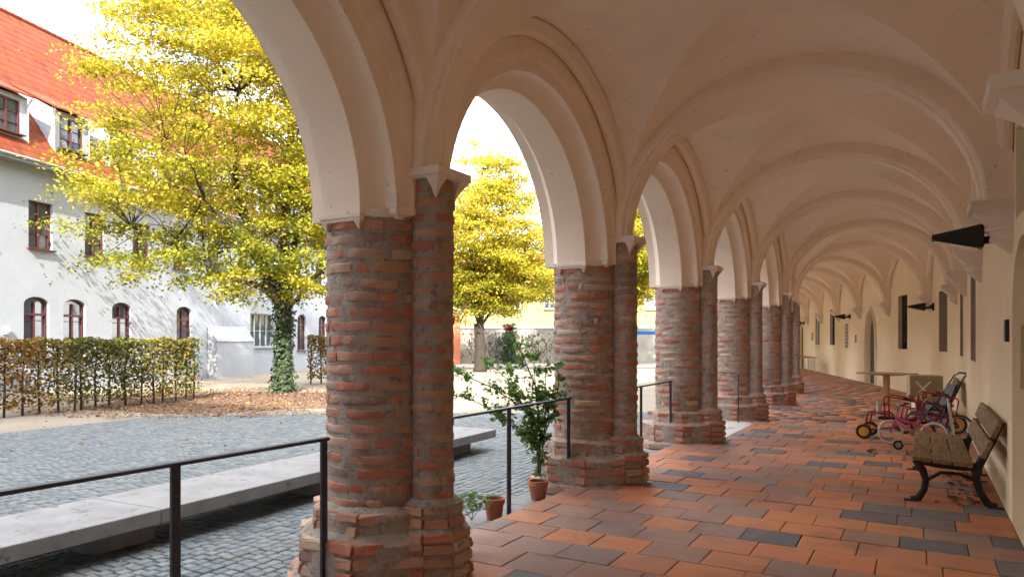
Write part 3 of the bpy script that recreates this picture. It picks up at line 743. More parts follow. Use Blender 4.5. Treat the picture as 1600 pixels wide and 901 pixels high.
#@@PART2@@
# ------------------------------------------------------------------ railings
def railing(ya, yb, posts, label, i=None):
    root = empty('railing', (-3.35, ya, 0), 0, label, 'railing', 'steel railings between the piers')
    mb = MB(); mb.bbox((0, (yb-ya)/2, .955), (.055, yb-ya, .02), .003); mb.build('handrail', STEEL, root)
    for y in posts:
        mb = MB(); mb.bbox((0, y-ya, .43), (.022, .052, 1.034), .003); mb.build('post', STEEL, root)
    return root
railing(.65, 3.36, [.72, 2.28, 3.33], 'grey steel railing in the left foreground, in front of the long concrete bench')
railing(4.35, 7.02, [4.4, 5.7, 6.99], 'grey steel railing between the nearest two piers, in front of the rose')
railing(7.95, 10.65, [8.0, 9.3, 10.62], 'grey steel railing between the second and third piers')
railing(15.15, 17.85, [15.2, 16.5, 17.8], 'grey steel railing far down the arcade behind the fourth pier')
hr = empty('handrail_rod', (-3.05, 13.9, 0), 0, 'thin dark metal handrail at the pale stone threshold', 'handrail')
mb = MB(); mb.tube([(0, 0, 0), (0, 0, .93), (-.06, .02, .955), (-.5, .05, .955), (-1.3, .1, .62)], .011, 6); mb.build('rod', STEEL, hr)
th = MB(); th.bbox((-3.08, 12.9, -.012), (.62, 2.3, .03), .004); tag(th.build('threshold', plain('worn_limestone', (.55, .54, .50), (.47, .45, .42), .8, bst=.2)), kind='structure')

# ------------------------------------------------------------------ long concrete bench in the yard
bd = Vector((-.054, .9985, 0)); bn = Vector((.9985, .054, 0)); Bm = Matrix(((bn.x, bd.x, 0), (bn.y, bd.y, 0), (0, 0, 1)))
B0 = Vector((-6.06, 0, ZC))
sb = empty('concrete_bench', B0, 0, 'long low concrete slab bench on block supports in the paved yard', 'bench')
cuts = [-1.2, 1.45, 4.14, 6.8, 9.0, 10.87]
for a, b in zip(cuts[:-1], cuts[1:]):
    mb = MB(); c = bd*(a+b)/2 - bn*.53; mb.bbox((c.x, c.y, .31), (1.06, b-a-.008, .14), .008, Bm); mb.build('slab', CONC, sb)
for v in (1.45, 4.0, 6.8, 10.2):
    mb = MB(); c = bd*v - bn*.62; mb.bbox((c.x, c.y, .12), (.6, .62, .239), .01, Bm); mb.build('support_block', CONC, sb)

# ------------------------------------------------------------------ pots and rose
def pot(loc, r, h, label, soil=True):
    root = empty('flower_pot', loc, 0, label, 'flower pot', 'terracotta pots on the ledge')
    mb = MB(); mb.lathe([(r*.68, 0), (r*.7, .004), (r*.9, h*.72), (r*.93, h*.74), (r, h*.75), (r*1.02, h*.99), (r*1.0, h), (r*.9, h), (r*.88, h*.85), (0.001, h*.84)], 28); mb.build('pot_body', TERRA, root, 40)
    mb = MB(); mb.lathe([(.001, h*.845), (r*.87, h*.85), (.001, h*.88)], 16, caps=False); mb.build('soil', SOIL, root)
    return root
pot((-3.53, 6.62, -.1), .108, .2, 'largest terracotta pot, holding the tall rose bush')
pot((-3.50, 5.68, -.1), .10, .2, 'terracotta pot beside the middle railing post, with a small seedling')
pot((-3.5, 5.02, -.1), .095, .17, 'terracotta pot at the foot of the nearest pier, half hidden')
def shrub(name, loc, stems, nl, size, label, cat, mat, bloom=None):
    root = empty(name, loc, 0, label, cat); mb = MB(); pts = []
    for path, r in stems:
        n = len(path); mb.tube([Vector(p) for p in path], [r*(1-.65*k/(n-1)) for k in range(n)], 5)
        for k in range(n-1):
            a, b = Vector(path[k]), Vector(path[k+1])
            for q in range(int((b-a).length/.03)+1):
                if a.lerp(b, .5).z > min(.25, path[-1][2]*.5): pts.append(a.lerp(b, random.random()))
    mb.build('stem', plain(name+'_stem', (.09, .07, .04), (.06, .08, .03), .8), root)
    tw = MB(); C = []
    for _ in range(nl//5):
        p = random.choice(pts); dr = Vector((random.gauss(0, 1), random.gauss(0, 1), random.uniform(-.3, .9))).normalized(); l_ = random.uniform(.05, .17)
        tw.tube([p, p + dr*l_], .0022, 3, False)
        for q in range(5): C.append(p + dr*l_*(.35+.16*q) + Vector((random.gauss(0, .022), random.gauss(0, .022), random.gauss(0, .015))))
    tag(tw.build('twigs', bpy.data.materials[name+'_stem'], root), kind='stuff')
    V, F = leaves(np.array([tuple(c) for c in C]), size, .3, .62, .4, droop=.5)
    tag(link('foliage', npmesh('foliage', V, F, RNG.random(len(F))), mat, root), kind='stuff')
    return root
st = [([(0, 0, .17), (-.02, .02, .5), (-.12, -.02, .85), (-.42, -.22, 1.1), (-.82, -.45, 1.3)], .012), ([(-.02, .0, .45), (-.2, -.12, .7), (-.5, -.3, .92), (-.75, -.45, 1.05)], .009), ([(-.12, -.02, .85), (-.3, -.15, 1.2), (-.5, -.3, 1.42)], .007), ([(.0, .02, .5), (.1, .14, .8), (.12, .25, 1.15), (.08, .3, 1.35)], .009), ([(0, 0, .17), (.01, .03, .6), (-.05, .05, 1.1), (-.18, -.02, 1.45), (-.3, -.1, 1.72)], .012),
      ([(.02, 0, .17), (.03, .08, .6), (.02, .14, 1.0), (-.02, .2, 1.32)], .01), ([(-.1, 0, .8), (-.3, 0, 1.05), (-.42, .1, 1.28)], .007), ([(0, 0, .55), (-.18, .05, .82), (-.3, .02, 1.1)], .007), ([(0, .03, .6), (.03, .2, .82), (-.02, .28, 1.05)], .007), ([(-.02, .02, .5), (-.25, -.18, .72), (-.4, -.3, .95)], .007), ([(-.05, .05, .95), (-.1, .1, 1.3), (-.16, .14, 1.56)], .006)]
rs = shrub('rose_bush', (-3.53, 6.62, -.02), st, 2050, .058, 'tall leafy rose bush with one red bloom, growing from the largest pot', 'shrub', ROSEL)
mb = MB()
for k in range(16):
    t = k*2.4; r0 = .008+.0016*k; z0 = .055-.0022*k; L_ = []
    for q in range(4):
        f_ = q/3; rr = r0*(1.0+.55*math.sin(f_*2.6)); L_.append([(rr*math.cos(t+da), rr*math.sin(t+da), z0*(f_)+.004*k*(f_)*.2) for da in (-.6, -.2, .2, .6)])
    mb.loft(L_, False, False)
mb.build('bloom', plain('rose_petal', (.55, .03, .05), (.42, .02, .04), .6, bst=.05), rs, True, loc=(-.3, -.1, 1.72))
shrub('seedling', (-3.56, 5.38, -.1), [([(0, 0, .05), (.02, 0, .14), (-.03, .02, .24)], .004), ([(0, 0, .05), (.05, .04, .14), (.07, .03, .22)], .004), ([(0, 0, .05), (-.05, -.03, .15), (-.09, -.02, .26)], .004)], 120, .05, 'small green seedling between the two smaller pots', 'plant', ROSEL)

# ------------------------------------------------------------------ trees
def limb(mb, a, b, r0, r1, bend=.12, seg=6, n=5):
    a, b = Vector(a), Vector(b); L_ = (b-a).length; pts = []; off = Vector((random.uniform(-1, 1), random.uniform(-1, 1), random.uniform(.1, .8)))*L_*bend
    for k in range(n+1):
        t = k/n; pts.append(a.lerp(b, t) + off*math.sin(t*math.pi) + (Vector((random.uniform(-1, 1), random.uniform(-1, 1), random.uniform(-1, 1)))*L_*.018 if 0 < k < n else Vector((0, 0, 0))))
    mb.tube(pts, [r0 + (r1-r0)*k/n for k in range(n+1)], seg); return pts
def tree(name, X, Z, label, trunk_r, fork, lobes, nclump, nleaf, lsize, limbs, ivy=False, colbias=(.6, .2), sp=(.85, .38), greenlow=.35):
    "lobes: (dx right, dz ahead, height, rx, ry, rz) seen from the photographer, about the trunk foot"
    wx, wy = cw(X, Z); root = empty(name, (wx, wy, ZC), R(YAW), label, 'tree', 'autumn trees in the yard')
    mb = MB(); top = Vector((random.uniform(-.1, .1), 0, fork))
    mb.tube([(0, 0, -.1), (0, 0, .25), (.03, 0, fork*.5), tuple(top)], [trunk_r*1.5, trunk_r*1.08, trunk_r*.95, trunk_r*.92], 14)
    samples = []
    for (dx, dy, z, r) in limbs:
        st_ = Vector((0, 0, fork*random.uniform(.82, .98))); p = limb(mb, st_, (dx, dy, z), r, r*.28, .1, 8, 8)
        for k, q in enumerate(p[2:]): samples.append((q, r*(1-.72*(k+2)/8)))
        for q in range(4):
            s0 = p[random.randint(3, 7)]; e = s0 + Vector((random.uniform(-2, 2), random.uniform(-2, 2), random.uniform(.3, 2.2))); pp = limb(mb, s0, e, r*.4, r*.12, .12, 6, 5)
            for u in pp[1:]: samples.append((u, r*.25))
    cl = []; w_ = [l[3]*l[4]*l[5] for l in lobes]
    while len(cl) < nclump:
        l = random.choices(lobes, w_)[0]; v = Vector((random.gauss(0, 1), random.gauss(0, 1), random.gauss(0, 1))).normalized()*random.uniform(.12, 1)**.45
        cl.append(Vector((l[0]+v.x*l[3], l[1]+v.y*l[4], l[2]+v.z*l[5])))
    SP = np.array([tuple(s_[0]) for s_ in samples]); cen = []; per = []
    for c in cl:
        dd = np.linalg.norm(SP - np.array(tuple(c)), axis=1) + np.maximum(0, SP[:, 2]-c.z)*.6; k = int(dd.argmin()); s0, r = samples[k]
        pp = limb(mb, s0, c, min(r*.45, .035), .008, .1, 4, 4)
        # leaves sit in flattish sprays around the twig end
        a = random.uniform(0, 6.28); tl = Vector((random.uniform(-.35, .35), random.uniform(-.35, .35), 1)).normalized(); n1 = int(nleaf*random.uniform(.6, 1.4))
        g = RNG.normal(size=(n1, 3))*np.array([sp[0], sp[0], sp[1]*.6])*random.uniform(.55, 1.05); g[:, 2] -= (g[:, 0]*tl.x + g[:, 1]*tl.y)*.8 + .12*(g[:, 0]**2+g[:, 1]**2)
        cen.append(g + np.array(tuple(c))); per.append(np.full(n1, random.gauss(0, .12)))
    mb.build('trunk', BARK, root, True)
    C = np.concatenate(cen); pb = np.concatenate(per); V, F = leaves(C, lsize, .35, .75, .35, droop=.4)
    zmin, zmax = C[:, 2].min(), C[:, 2].max(); h = (C[:, 2]-zmin)/(zmax-zmin)
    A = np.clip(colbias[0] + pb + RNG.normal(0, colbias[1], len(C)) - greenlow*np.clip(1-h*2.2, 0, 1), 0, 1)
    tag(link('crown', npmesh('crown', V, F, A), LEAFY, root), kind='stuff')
    if ivy:
        n = 2100; t = RNG.random(n)*6.283; z = RNG.random(n)**1.1*(fork+1.2); rr = trunk_r*(1.03+.35*np.clip(1-z*1.2, 0, 1)) + RNG.random(n)**2*.16*(1+.6*np.sin(t*2+z*3))
        C = np.stack([rr*np.cos(t), rr*np.sin(t), z], 1); NN = np.stack([np.cos(t), np.sin(t), np.full(n, .2)], 1)*1.5
        V, F = leaves(C, .13, .1, .9, .3, normals=NN); tag(link('ivy', npmesh('ivy', V, F, RNG.random(n)), IVYM, root), kind='stuff')
    return root
tree('linden_tree', -8.7, 26.8, 'large yellow autumn tree with ivy-covered trunk, left of the nearest pier', .27, 3.6,
     [(-4.7, -.5, 7.0, 3.9, 3.8, 2.1), (-1.4, 0, 10.6, 5.9, 5.2, 5.2), (-.8, -1, 4.6, 3.6, 3.0, 1.7), (2.6, .5, 8.2, 4.2, 4.4, 5.0), (-1.0, .4, 14.5, 5.8, 5, 3.2), (-3.2, -1.5, 4.9, 2.8, 2.4, 1.2), (.4, -1.2, 3.9, 1.9, 1.6, 1.0)],
     600, 250, .12, [(-1.6, .3, 12.5, .15), (.2, 0, 14, .2), (-5.5, -.5, 6.2, .14), (2.5, .6, 10, .15), (-3.4, 1.5, 10.5, .13), (1.2, -2, 9.5, .12), (-2.6, -2.2, 7.2, .12), (4, .2, 6.5, .1), (-.5, 3, 9, .12)], True, (.6, .16), (.62, .26), .45)
tree('linden_tree', -2.0, 44, 'yellow autumn tree with bare dark trunk, seen between the nearest two piers', .34, 3.0,
     [(.2, 0, 8.0, 4.6, 4.4, 4.2), (2.2, 0, 6.2, 3.2, 3.4, 2.8), (-1.5, .3, 5.2, 3.0, 3.0, 2.0), (.4, 0, 12, 2.4, 2.4, 2.8)],
     400, 220, .15, [(.2, 0, 12.5, .2), (2.4, .4, 8.5, .15), (-2, 0, 8.5, .14), (.8, -2, 9, .13), (-.8, 2, 9, .13), (3.2, -.5, 5.8, .1)], False, (.64, .16), (.7, .3))
tree('linden_tree', 7.4, 50, 'yellow autumn tree glimpsed between the second and third piers', .34, 3.4,
     [(0, 0, 9, 5.2, 5, 5.0), (2.0, 0, 8.2, 4, 3.6, 2.8), (.2, 0, 13, 3, 3, 2.6)], 430, 210, .165, [(0, 0, 13, .2), (3, 0, 8.5, .15), (-2.6, 0, 8.5, .14), (.6, -2, 9, .13)], False, (.6, .16), (.75, .3))

# ------------------------------------------------------------------ hedges
def hedge(X0, Z0, X1, Z1, h, dep_, label, n, bias):
    a = Vector((*cw(X0, Z0), ZC)); b = Vector((*cw(X1, Z1), ZC)); L_ = (b-a).length; e = (b-a)/L_; nn = Vector((-e.y, e.x, 0))
    root = empty('beech_hedge', a, math.atan2(e.y, e.x), label, 'hedge'); mb = MB(); x = .15
    while x < L_:
        y0 = random.uniform(-.12, .12); pp = [(x, y0, -.05), (x+random.uniform(-.05, .05), y0, h*.45), (x+random.uniform(-.1, .1), y0, h*.95)]; mb.tube(pp, [.035, .028, .01], 6)
        for q in range(7):
            z = random.uniform(.25, .9)*h; mb.tube([(x, y0, z), (x+random.uniform(-.35, .35), y0+random.uniform(-.3, .3), z+random.uniform(.05, .4))], [.01, .004], 4)
        x += random.uniform(.32, .55)
    mb.build('stems', BARK, root)
    z = 1 - RNG.random(n)**1.5*.96; zz = .12 + (h-.12)*z
    cx_ = RNG.random(n)*L_; topw = np.sin(cx_*5.1)*.04 + np.sin(cx_*13)*.03
    C = np.stack([cx_, RNG.uniform(-1, 1, n)*dep_*.5*(1 - .25*(RNG.random(n))), zz + topw*z], 1)
    keep_ = RNG.random(n) < (.45 + .55*(np.sin(C[:, 0]*3.7)*np.sin(C[:, 2]*4.3+C[:, 0]*1.3) + 1)/2 + .35*z)
    C = C[keep_]; V, F = leaves(C, .1, .1, .7, .35); m_ = len(C)
    A = np.clip(bias + .3*np.sin(C[:, 0]*.9)*np.cos(C[:, 0]*.37+1) + RNG.normal(0, .2, m_), 0, 1)
    tag(link('foliage', npmesh('foliage', V, F, A), LEAFG, root), kind='stuff')
hedge(-15.5, 13.2, -10.6, 23.6, 2.0, .75, 'clipped beech hedge turning brown, in front of the white building', 21000, .48)
hedge(-9.3, 32, -3.0, 34, 2.15, .8, 'clipped yellow-green hedge right of the ivy-covered trunk', 12000, .5)

# fallen leaves and the soil round the big tree
tb = MB(); c0 = Vector((*cw(-9.2, 24.2), 0)); ringp = []
for k in range(48):
    t = 2*math.pi*k/48; r = 1 + .1*math.sin(3*t+1) + .07*math.sin(7*t); X = -8.6 + 5.2*r*math.cos(t); Z = 23.4 + 3.9*r*math.sin(t); ringp.append((*cw(X, Z), ZC-.012))
tb.quads(ringp, [tuple(range(48))]); tag(tb.build('tree_bed', plain('leafy_soil', (.17, .10, .06), (.11, .07, .045), .95, sc_=2, bs=30, bst=.6)), kind='structure')
n = 7500; t = RNG.random(n)*6.283; r = np.sqrt(RNG.random(n))*1.25; XX = -8.8 + 5.6*r*np.cos(t); ZZ = 23.4 + 4.6*r*np.sin(t)
n2 = 420; XX = np.concatenate([XX, RNG.uniform(-16, 1, n2)]); ZZ = np.concatenate([ZZ, RNG.uniform(12, 40, n2)])
c_, s_ = math.cos(R(YAW)), math.sin(R(YAW)); C = np.stack([XX*c_-ZZ*s_, ZZ*c_+XX*s_, np.full(len(XX), ZC+.018)], 1)
V, F = leaves(C, .085, 3, .8, .35); tag(link('leaf_litter', npmesh('leaf_litter', V, F, RNG.random(len(F))), DEADL), 'brown and yellow fallen leaves round the foot of the big tree', 'leaves', kind='stuff')
n = 150; C = np.stack([np.concatenate([RNG.normal(.42, .12, 90), RNG.normal(-.1, .35, 40), RNG.normal(.35, .15, 20)]), np.concatenate([RNG.uniform(8.0, 10.6, 90), RNG.normal(11.1, .35, 40), RNG.uniform(8, 12, 20)]), np.full(n, .012)], 1); C[:, 0] = np.minimum(C[:, 0], .6)
V, F = leaves(C, .075, 2, .8, .4); tag(link('swept_leaves', npmesh('swept_leaves', V, F, RNG.random(n)*.6), DEADL), 'dry red leaves blown under the wooden bench', 'leaves', kind='stuff')

# ------------------------------------------------------------------ white building on the left
wx, wy = cw(-18.4, 25.3)
HB = empty('white_building', (wx, wy, ZC), R(107.4), 'long white two-storey building with red tiled roof and dormers across the yard', 'building')
U0, U1 = -14, 32; EV = 8.55
gw = [(.95, 2.05), (2.7, 3.8), (5.2, 6.3), (9.25, 10.35), (20.6, 21.7), (23.4, 24.5), (26.2, 27.3), (-1.9, -.8), (-5, -3.9), (-8, -6.9)]
uw = [(1.15, 2.2), (3.75, 4.8), (6.4, 7.45), (9, 10.05), (11.6, 12.65), (14.2, 15.25), (17, 18.05), (20, 21.05), (23, 24.05), (26, 27.05), (-1.5, -.45), (-4.2, -3.15), (-7, -5.95)]
mb = MB(); f = lambda u, dd, z: (u, dd, z)
wall_panel(mb, f, U0, U1, -.1, 4.3, [(a, b, 1.3, 3.62, .3, 'seg') for a, b in gw] + [(15.4, 17.8, 1.55, 3.5, 0, '')], .22)
wall_panel(mb, f, U0, U1, 4.3, EV, [(a, b, 5.45, 7.25, 0, '') for a, b in uw], .22)
mb.quads([(U1, 0, -.1), (U1, 10, -.1), (U1, 10, EV), (U1, 5.1, 16), (U1, 0, EV)], [(0, 1, 2, 3, 4)]); mb.build('wall', FACADE, HB)
def yard_window(root, u0, u1, z0, z1, y, rise=0, mat=OXB, cols=2, rows=2, transom=None, fr=.07, gl=GLASS):
    mb = MB(); w_ = u1-u0; zc = (z0+z1-rise)/2; hh = z1-rise-z0
    for u in (u0+fr/2, u1-fr/2): mb.box((u, y, zc), (fr, .09, hh))
    mb.box(((u0+u1)/2, y, z0+fr/2), (w_-2*fr, .088, fr))
    if rise:
        o1 = arc_pts(u0, u1, z1-rise, rise, 'seg', 10); o2 = arc_pts(u0+fr, u1-fr, z1-rise, rise-fr, 'seg', 10)
        mb.loft([[(a[0], y-.045, a[1]), (a[0], y+.045, a[1]), (b[0], y+.045, b[1]), (b[0], y-.045, b[1])] for a, b in zip(o1, o2)])
    else: mb.box(((u0+u1)/2, y, z1-fr/2), (w_-2*fr, .088, fr))
    tz = transom if transom else None
    zt = z1-rise*.4-fr if rise else z1-fr
    for k in range(1, cols): mb.box((u0+w_*k/cols, y+.002, (z0+fr+zt)/2), (fr*1.1, .08, zt-z0-fr))
    if tz: mb.box(((u0+u1)/2, y-.006, tz), (w_-2*fr, .1, fr*1.2))
    br = [z0 + (zt-z0)*k/rows for k in range(1, rows)]
    for z in br: mb.box(((u0+u1)/2, y+.004, z), (w_-2*fr, .05, .028))
    mb.box(((u0+u1)/2, y-.14, z0-.03), (w_+.12, .3, .05))
    wn_ = mb.build('window', mat, root)
    edges = [z0+fr] + ([tz] if tz else br[:1]) + [zt]
    for k in range(cols):
        for q in range(len(edges)-1):
            a, b = u0+fr*.6+(w_-1.2*fr)*k/cols, u0+fr*.6+(w_-1.2*fr)*(k+1)/cols
            tilt = random.uniform(-.012, .012); t2 = random.uniform(-.012, .012)
            pm = MB(); pm.loft([[(a, y+.02+tilt, edges[q]), (b, y+.02-tilt, edges[q]), (b, y+.02-tilt+t2, edges[q+1]), (a, y+.02+tilt+t2, edges[q+1])], [(a, y+.032, edges[q]), (b, y+.032, edges[q]), (b, y+.032, edges[q+1]), (a, y+.032, edges[q+1])]])
            pm.build('pane', gl, wn_)
    if rise:
        pts = arc_pts(u0+fr*.5, u1-fr*.5, z1-rise, rise-fr*.4, 'seg', 8); pm = MB(); pm.loft([[(u, y+.034, z) for u, z in pts], [(u, y+.04, z) for u, z in pts]]); pm.build('pane', gl, wn_)
    return wn_
for a, b in gw: yard_window(HB, a, b, 1.3, 3.62, .16, .3, rows=3, transom=2.95)
for a, b in uw: yard_window(HB, a, b, 5.45, 7.25, .16, rows=3)
yard_window(HB, 15.4, 17.8, 1.55, 3.5, .16, 0, GREYW, 4, 2)
# dark sheet behind the panes, the dimness of the rooms put into its colour
mb = MB(); mb.quads([(U0, .6, 0), (U1, .6, 0), (U1, .6, EV), (U0, .6, EV)], [(0, 1, 2, 3)]); mb.build('dark_backing', plain('dim_room', (.1, .09, .08), None, .9, bst=0), HB)
# roof laid in overlapping courses, with a real step at each course
SL = 1.40; ridge_y = 5.1
def roof_z(y): return EV + .08 + (y + .45)*SL
def roof_courses(root, u0, u1, y0, y1, zf, step=.24, lift=.035, name='roof', cutf=None, tw=.19):
    V = []; F = []; A = []; y = y0; k = 0
    while y < y1 - .01:
        yb = min(y+step, y1); u = u0 + (k % 2)*tw/2
        nn = int((u1-u0)/tw); us_ = u0 + (np.arange(nn)+(k % 2)*.5)*tw
        ue = us_ + tw*.96
        za, zb = zf(y), zf(yb+.03); b0 = len(V)*0
        jz = RNG.uniform(-.006, .012, nn)
        q = np.stack([np.stack([us_, np.full(nn, y), np.full(nn, za+lift)+jz], 1), np.stack([ue, np.full(nn, y), np.full(nn, za+lift)+jz], 1), np.stack([ue, np.full(nn, yb+.03), np.full(nn, zb)], 1), np.stack([us_, np.full(nn, yb+.03), np.full(nn, zb)], 1),
                      np.stack([us_, np.full(nn, y), np.full(nn, za-.02)], 1), np.stack([ue, np.full(nn, y), np.full(nn, za-.02)], 1)], 1)
        V.append(q); k += 1; y = yb
    Q = np.concatenate(V); n_ = len(Q); ff = np.array([[0, 1, 2, 3], [4, 5, 1, 0]])
    F = (ff[None] + (np.arange(n_)*6)[:, None, None]).reshape(-1, 4)
    return link(name, npmesh(name, Q.reshape(-1, 3), F, np.repeat(RNG.random(n_), 2)), ROOF, root)
mb = MB(); mb.quads([(U0, -.45, roof_z(-.45)-.02), (U1, -.45, roof_z(-.45)-.02), (U1, ridge_y, roof_z(ridge_y)-.02), (U0, ridge_y, roof_z(ridge_y)-.02), (U0, 10.6, roof_z(-.45)), (U1, 10.6, roof_z(-.45))], [(0, 1, 2, 3), (3, 2, 5, 4)], .4)
mb.build('roof_deck', ROOF, HB)
tag(roof_courses(HB, U0, U1, -.45, ridge_y, roof_z, name='roof_tiles'), kind='stuff')
mb = MB()
for k in range(int((U1-U0)/.36)): u = U0+.36*k; mb.tube([(u, ridge_y, roof_z(ridge_y)+.02), (u+.38, ridge_y, roof_z(ridge_y)+.045)], .11, 8, True, random.random())
mb.build('ridge_tiles', ROOF, HB)
mb = MB(); mb.box(((U0+U1)/2, -.28, EV-.03), (U1-U0, .5, .1)); mb.tube([(U0, -.55, EV+.06), (U1, -.55, EV+.06)], .07, 8); mb.build('gutter', ZINC, HB)
for k, uc in enumerate((-8.2, -5.3, -2.5, .35, 3.2, 5.95, 8.8, 11.6, 14.4, 17.2, 20, 22.8, 25.6, 28.4)):
    dw = .82; yf = .12; zb, zt = roof_z(yf)-.12, 11.05; ym = (zt + .12 - EV-.08-.45*SL - .5*yf)/(SL-.5); zm = roof_z(ym)
    mb = MB()
    for s_ in (-1, 1): 
        u = uc + s_*dw; mb.loft([[(u-.05, yf, zb), (u-.05, yf, zt), (u-.05, ym+.1, zm)], [(u+.05, yf, zb), (u+.05, yf, zt), (u+.05, ym+.1, zm)]])
    for (ua, ub_, za, zb2) in ((uc-dw+.05, uc-.55, zb, zt), (uc+.55, uc+dw-.05, zb, zt), (uc-.55, uc+.55, zt-.18, zt), (uc-.55, uc+.55, zb, zb+.28)):
        mb.box(((ua+ub_)/2, yf+.06, (za+zb2)/2), (ub_-ua, .1, zb2-za))
    dm = mb.build('dormer', FACADE, HB)
    yard_window(dm, uc-.55, uc+.55, zb+.28, zt-.18, yf+.06, rows=3)
    mb = MB(); mb.loft([[(uc-dw-.14, yf-.22, zt+.0), (uc+dw+.14, yf-.22, zt+.0), (uc+dw+.14, ym+.1, zm+.02), (uc-dw-.14, ym+.1, zm+.02)], [(uc-dw-.14, yf-.22, zt+.07), (uc+dw+.14, yf-.22, zt+.07), (uc+dw+.14, ym+.1, zm+.09), (uc-dw-.14, ym+.1, zm+.09)]], True, True, .3)
    mb.build('dormer_roof', ROOF, dm)
    for s_ in (-1, 1): mb = MB(); mb.tube([(uc+s_*(dw+.1), yf-.16, zt-.02), (uc+s_*(dw+.02), yf-.05, zt-.3), (uc+s_*(dw+.02), yf-.05, zb)], .035, 6); mb.build('downpipe', ZINC, dm)
# low projecting block with sloped shoulder, and a small wall box
bt = empty('buttress', (wx, wy, ZC), R(107.4), 'white projecting wall block with sloping shoulder beside the big tree', 'wall')
mb = MB(); mb.loft([[(u, 0, -.1), (u, -.55, -.1), (u, -.55, 1.9), (u, -.03, 2.6)] for u in (11.6, 14.9)]); mb.build('block', FACADE, bt)
mb = MB(); mb.loft([[(11.57, -.59, 1.88), (14.93, -.59, 1.88), (14.93, -.0, 2.66), (11.57, -.0, 2.66)], [(11.57, -.59, 1.92), (14.93, -.59, 1.92), (14.93, -.0, 2.70), (11.57, -.0, 2.70)]]); mb.build('coping', FACADE, bt)
wl_ = empty('wall_lamp', (wx, wy, ZC), R(107.4), 'small white bulkhead lamp on the white building left of its arched windows', 'lamp')
mb = MB(); mb.bbox((.2, -.06, 2.3), (.24, .12, .26), .03); mb.build('housing', WHITEP, wl_); mb = MB(); mb.lathe([(.05, 0), (.07, .03), (.06, .1), (.02, .14)], 12, (.2, -.14, 2.25)); mb.build('globe', WHITEP, wl_)

# ------------------------------------------------------------------ far side of the yard
def farbox(name, X0, Z0, X1, Z1, thick, h, mat, label, cat, z0=ZC, part='wall'):
    a = Vector((*cw(X0, Z0), 0)); b = Vector((*cw(X1, Z1), 0)); e = (b-a).normalized(); root = empty(name, (a.x, a.y, z0), math.atan2(e.y, e.x), label, cat)
    mb = MB(); L_ = (b-a).length; mb.box((L_/2, thick/2, h/2), (L_, thick, h)); mb.build(part, mat, root); return root, L_
gwl, L_ = farbox('garden_wall', -4.6, 59, 22, 62, .4, 2.9, OLDW, 'old pale garden wall with bare creepers behind the middle tree', 'wall')
mb = MB(); mb.loft([[(x, -.08, 2.9), (x, .48, 2.9), (x, .2, 3.12)] for x in (0, L_)]); mb.build('coping', CONC, gwl)
n = 2600; C = np.stack([RNG.normal(4.5, 1.4, n)+RNG.normal(0, 1.2, n), -.05-RNG.random(n)*.12, RNG.random(n)*2.6], 1)
cre = empty('creeper', gwl.location, gwl.rotation_euler.z, 'thin bare creeper spread over the pale garden wall', 'climber'); mb = MB()
for k in range(70):
    x = random.gauss(4.6, 1.6); p = [(x, -.05, 0)]
    for q in range(7): p.append((p[-1][0]+random.uniform(-.25, .25), -.05, p[-1][2]+random.uniform(.2, .42)))
    mb.tube(p, .014, 4)
tag(mb.build('stems', BARK, cre), kind='stuff'); V, F = leaves(C[:900], .14, 0, .8, .3); tag(link('foliage', npmesh('foliage', V, F, RNG.random(900)), IVYM, cre), kind='stuff')
iv = empty('ivy_column', (*cw(-.2, 58), ZC), 0, 'narrow ivy-clad post in front of the garden wall', 'climber')
mb = MB(); mb.tube([(0, 0, 0), (0, 0, 3.0)], .12, 8); mb.build('post', BARK, iv)
n = 900; t = RNG.random(n)*6.283; rr = .18+RNG.random(n)*.42; C = np.stack([rr*np.cos(t), rr*np.sin(t), RNG.random(n)*3.3], 1); V, F = leaves(C, .2, .2, .85, .3); tag(link('foliage', npmesh('foliage', V, F, RNG.random(n)), IVYM, iv), kind='stuff')
op, _ = farbox('gate_pier', -5.05, 57.5, -4.25, 57.6, .9, 4.2, plain('orange_render', (.52, .17, .09), (.45, .14, .08), .9), 'orange rendered gate pier at the left end of the garden wall', 'pier')
mb = MB(); mb.box((.45, .45, 4.26), (1.1, 1.1, .12)); mb.build('cap', CONC, op)
yb_, L_ = farbox('yellow_building', -9, 68, 30, 72, 9, 7.6, YFAC, 'pale yellow building beyond the garden wall', 'building')
for k in range(11):
    for z in (1.6, 5.0): yard_window(yb_, 2+k*3.4, 3.1+k*3.4, z, z+1.7, -.03, mat=WHITEP, rows=3)
mb = MB(); mb.loft([[(x, -.5, 7.5), (x, 9.5, 7.5), (x, 4.5, 11)] for x in (-.4, L_+.4)], True, True, .5); mb.build('roof', ROOF, yb_)
bl = empty('blue_canopy', (*cw(9.2, 56), ZC), R(YAW+3), 'flat canopy with bright blue edge before the yellow building', 'canopy')
mb = MB(); mb.box((1.6, .8, 2.52), (5, 1.6, .26)); mb.build('fascia', plain('blue_paint', (.02, .16, .5), (.02, .13, .45), .5), bl)
for x in (-.7, 3.9): 
    mb = MB(); mb.box((x, .8, 1.2), (.1, .1, 2.38)); mb.build('post', STEEL, bl)
rd = MB(); q = [(*cw(X, Z), ZC-.012) for X, Z in ((-12, 47), (40, 50), (40, 53.5), (-12, 50.5))]; rd.quads(q, [(0, 1, 2, 3)]); tag(rd.build('path', plain('asphalt_path', (.10, .10, .108), (.08, .08, .085), .9, sc_=2, bs=30)), kind='structure')
n = 16000; XX = RNG.uniform(-5, 21, n); ZZ = 55.2 + XX*.1 + RNG.random(n)**.8*3.6
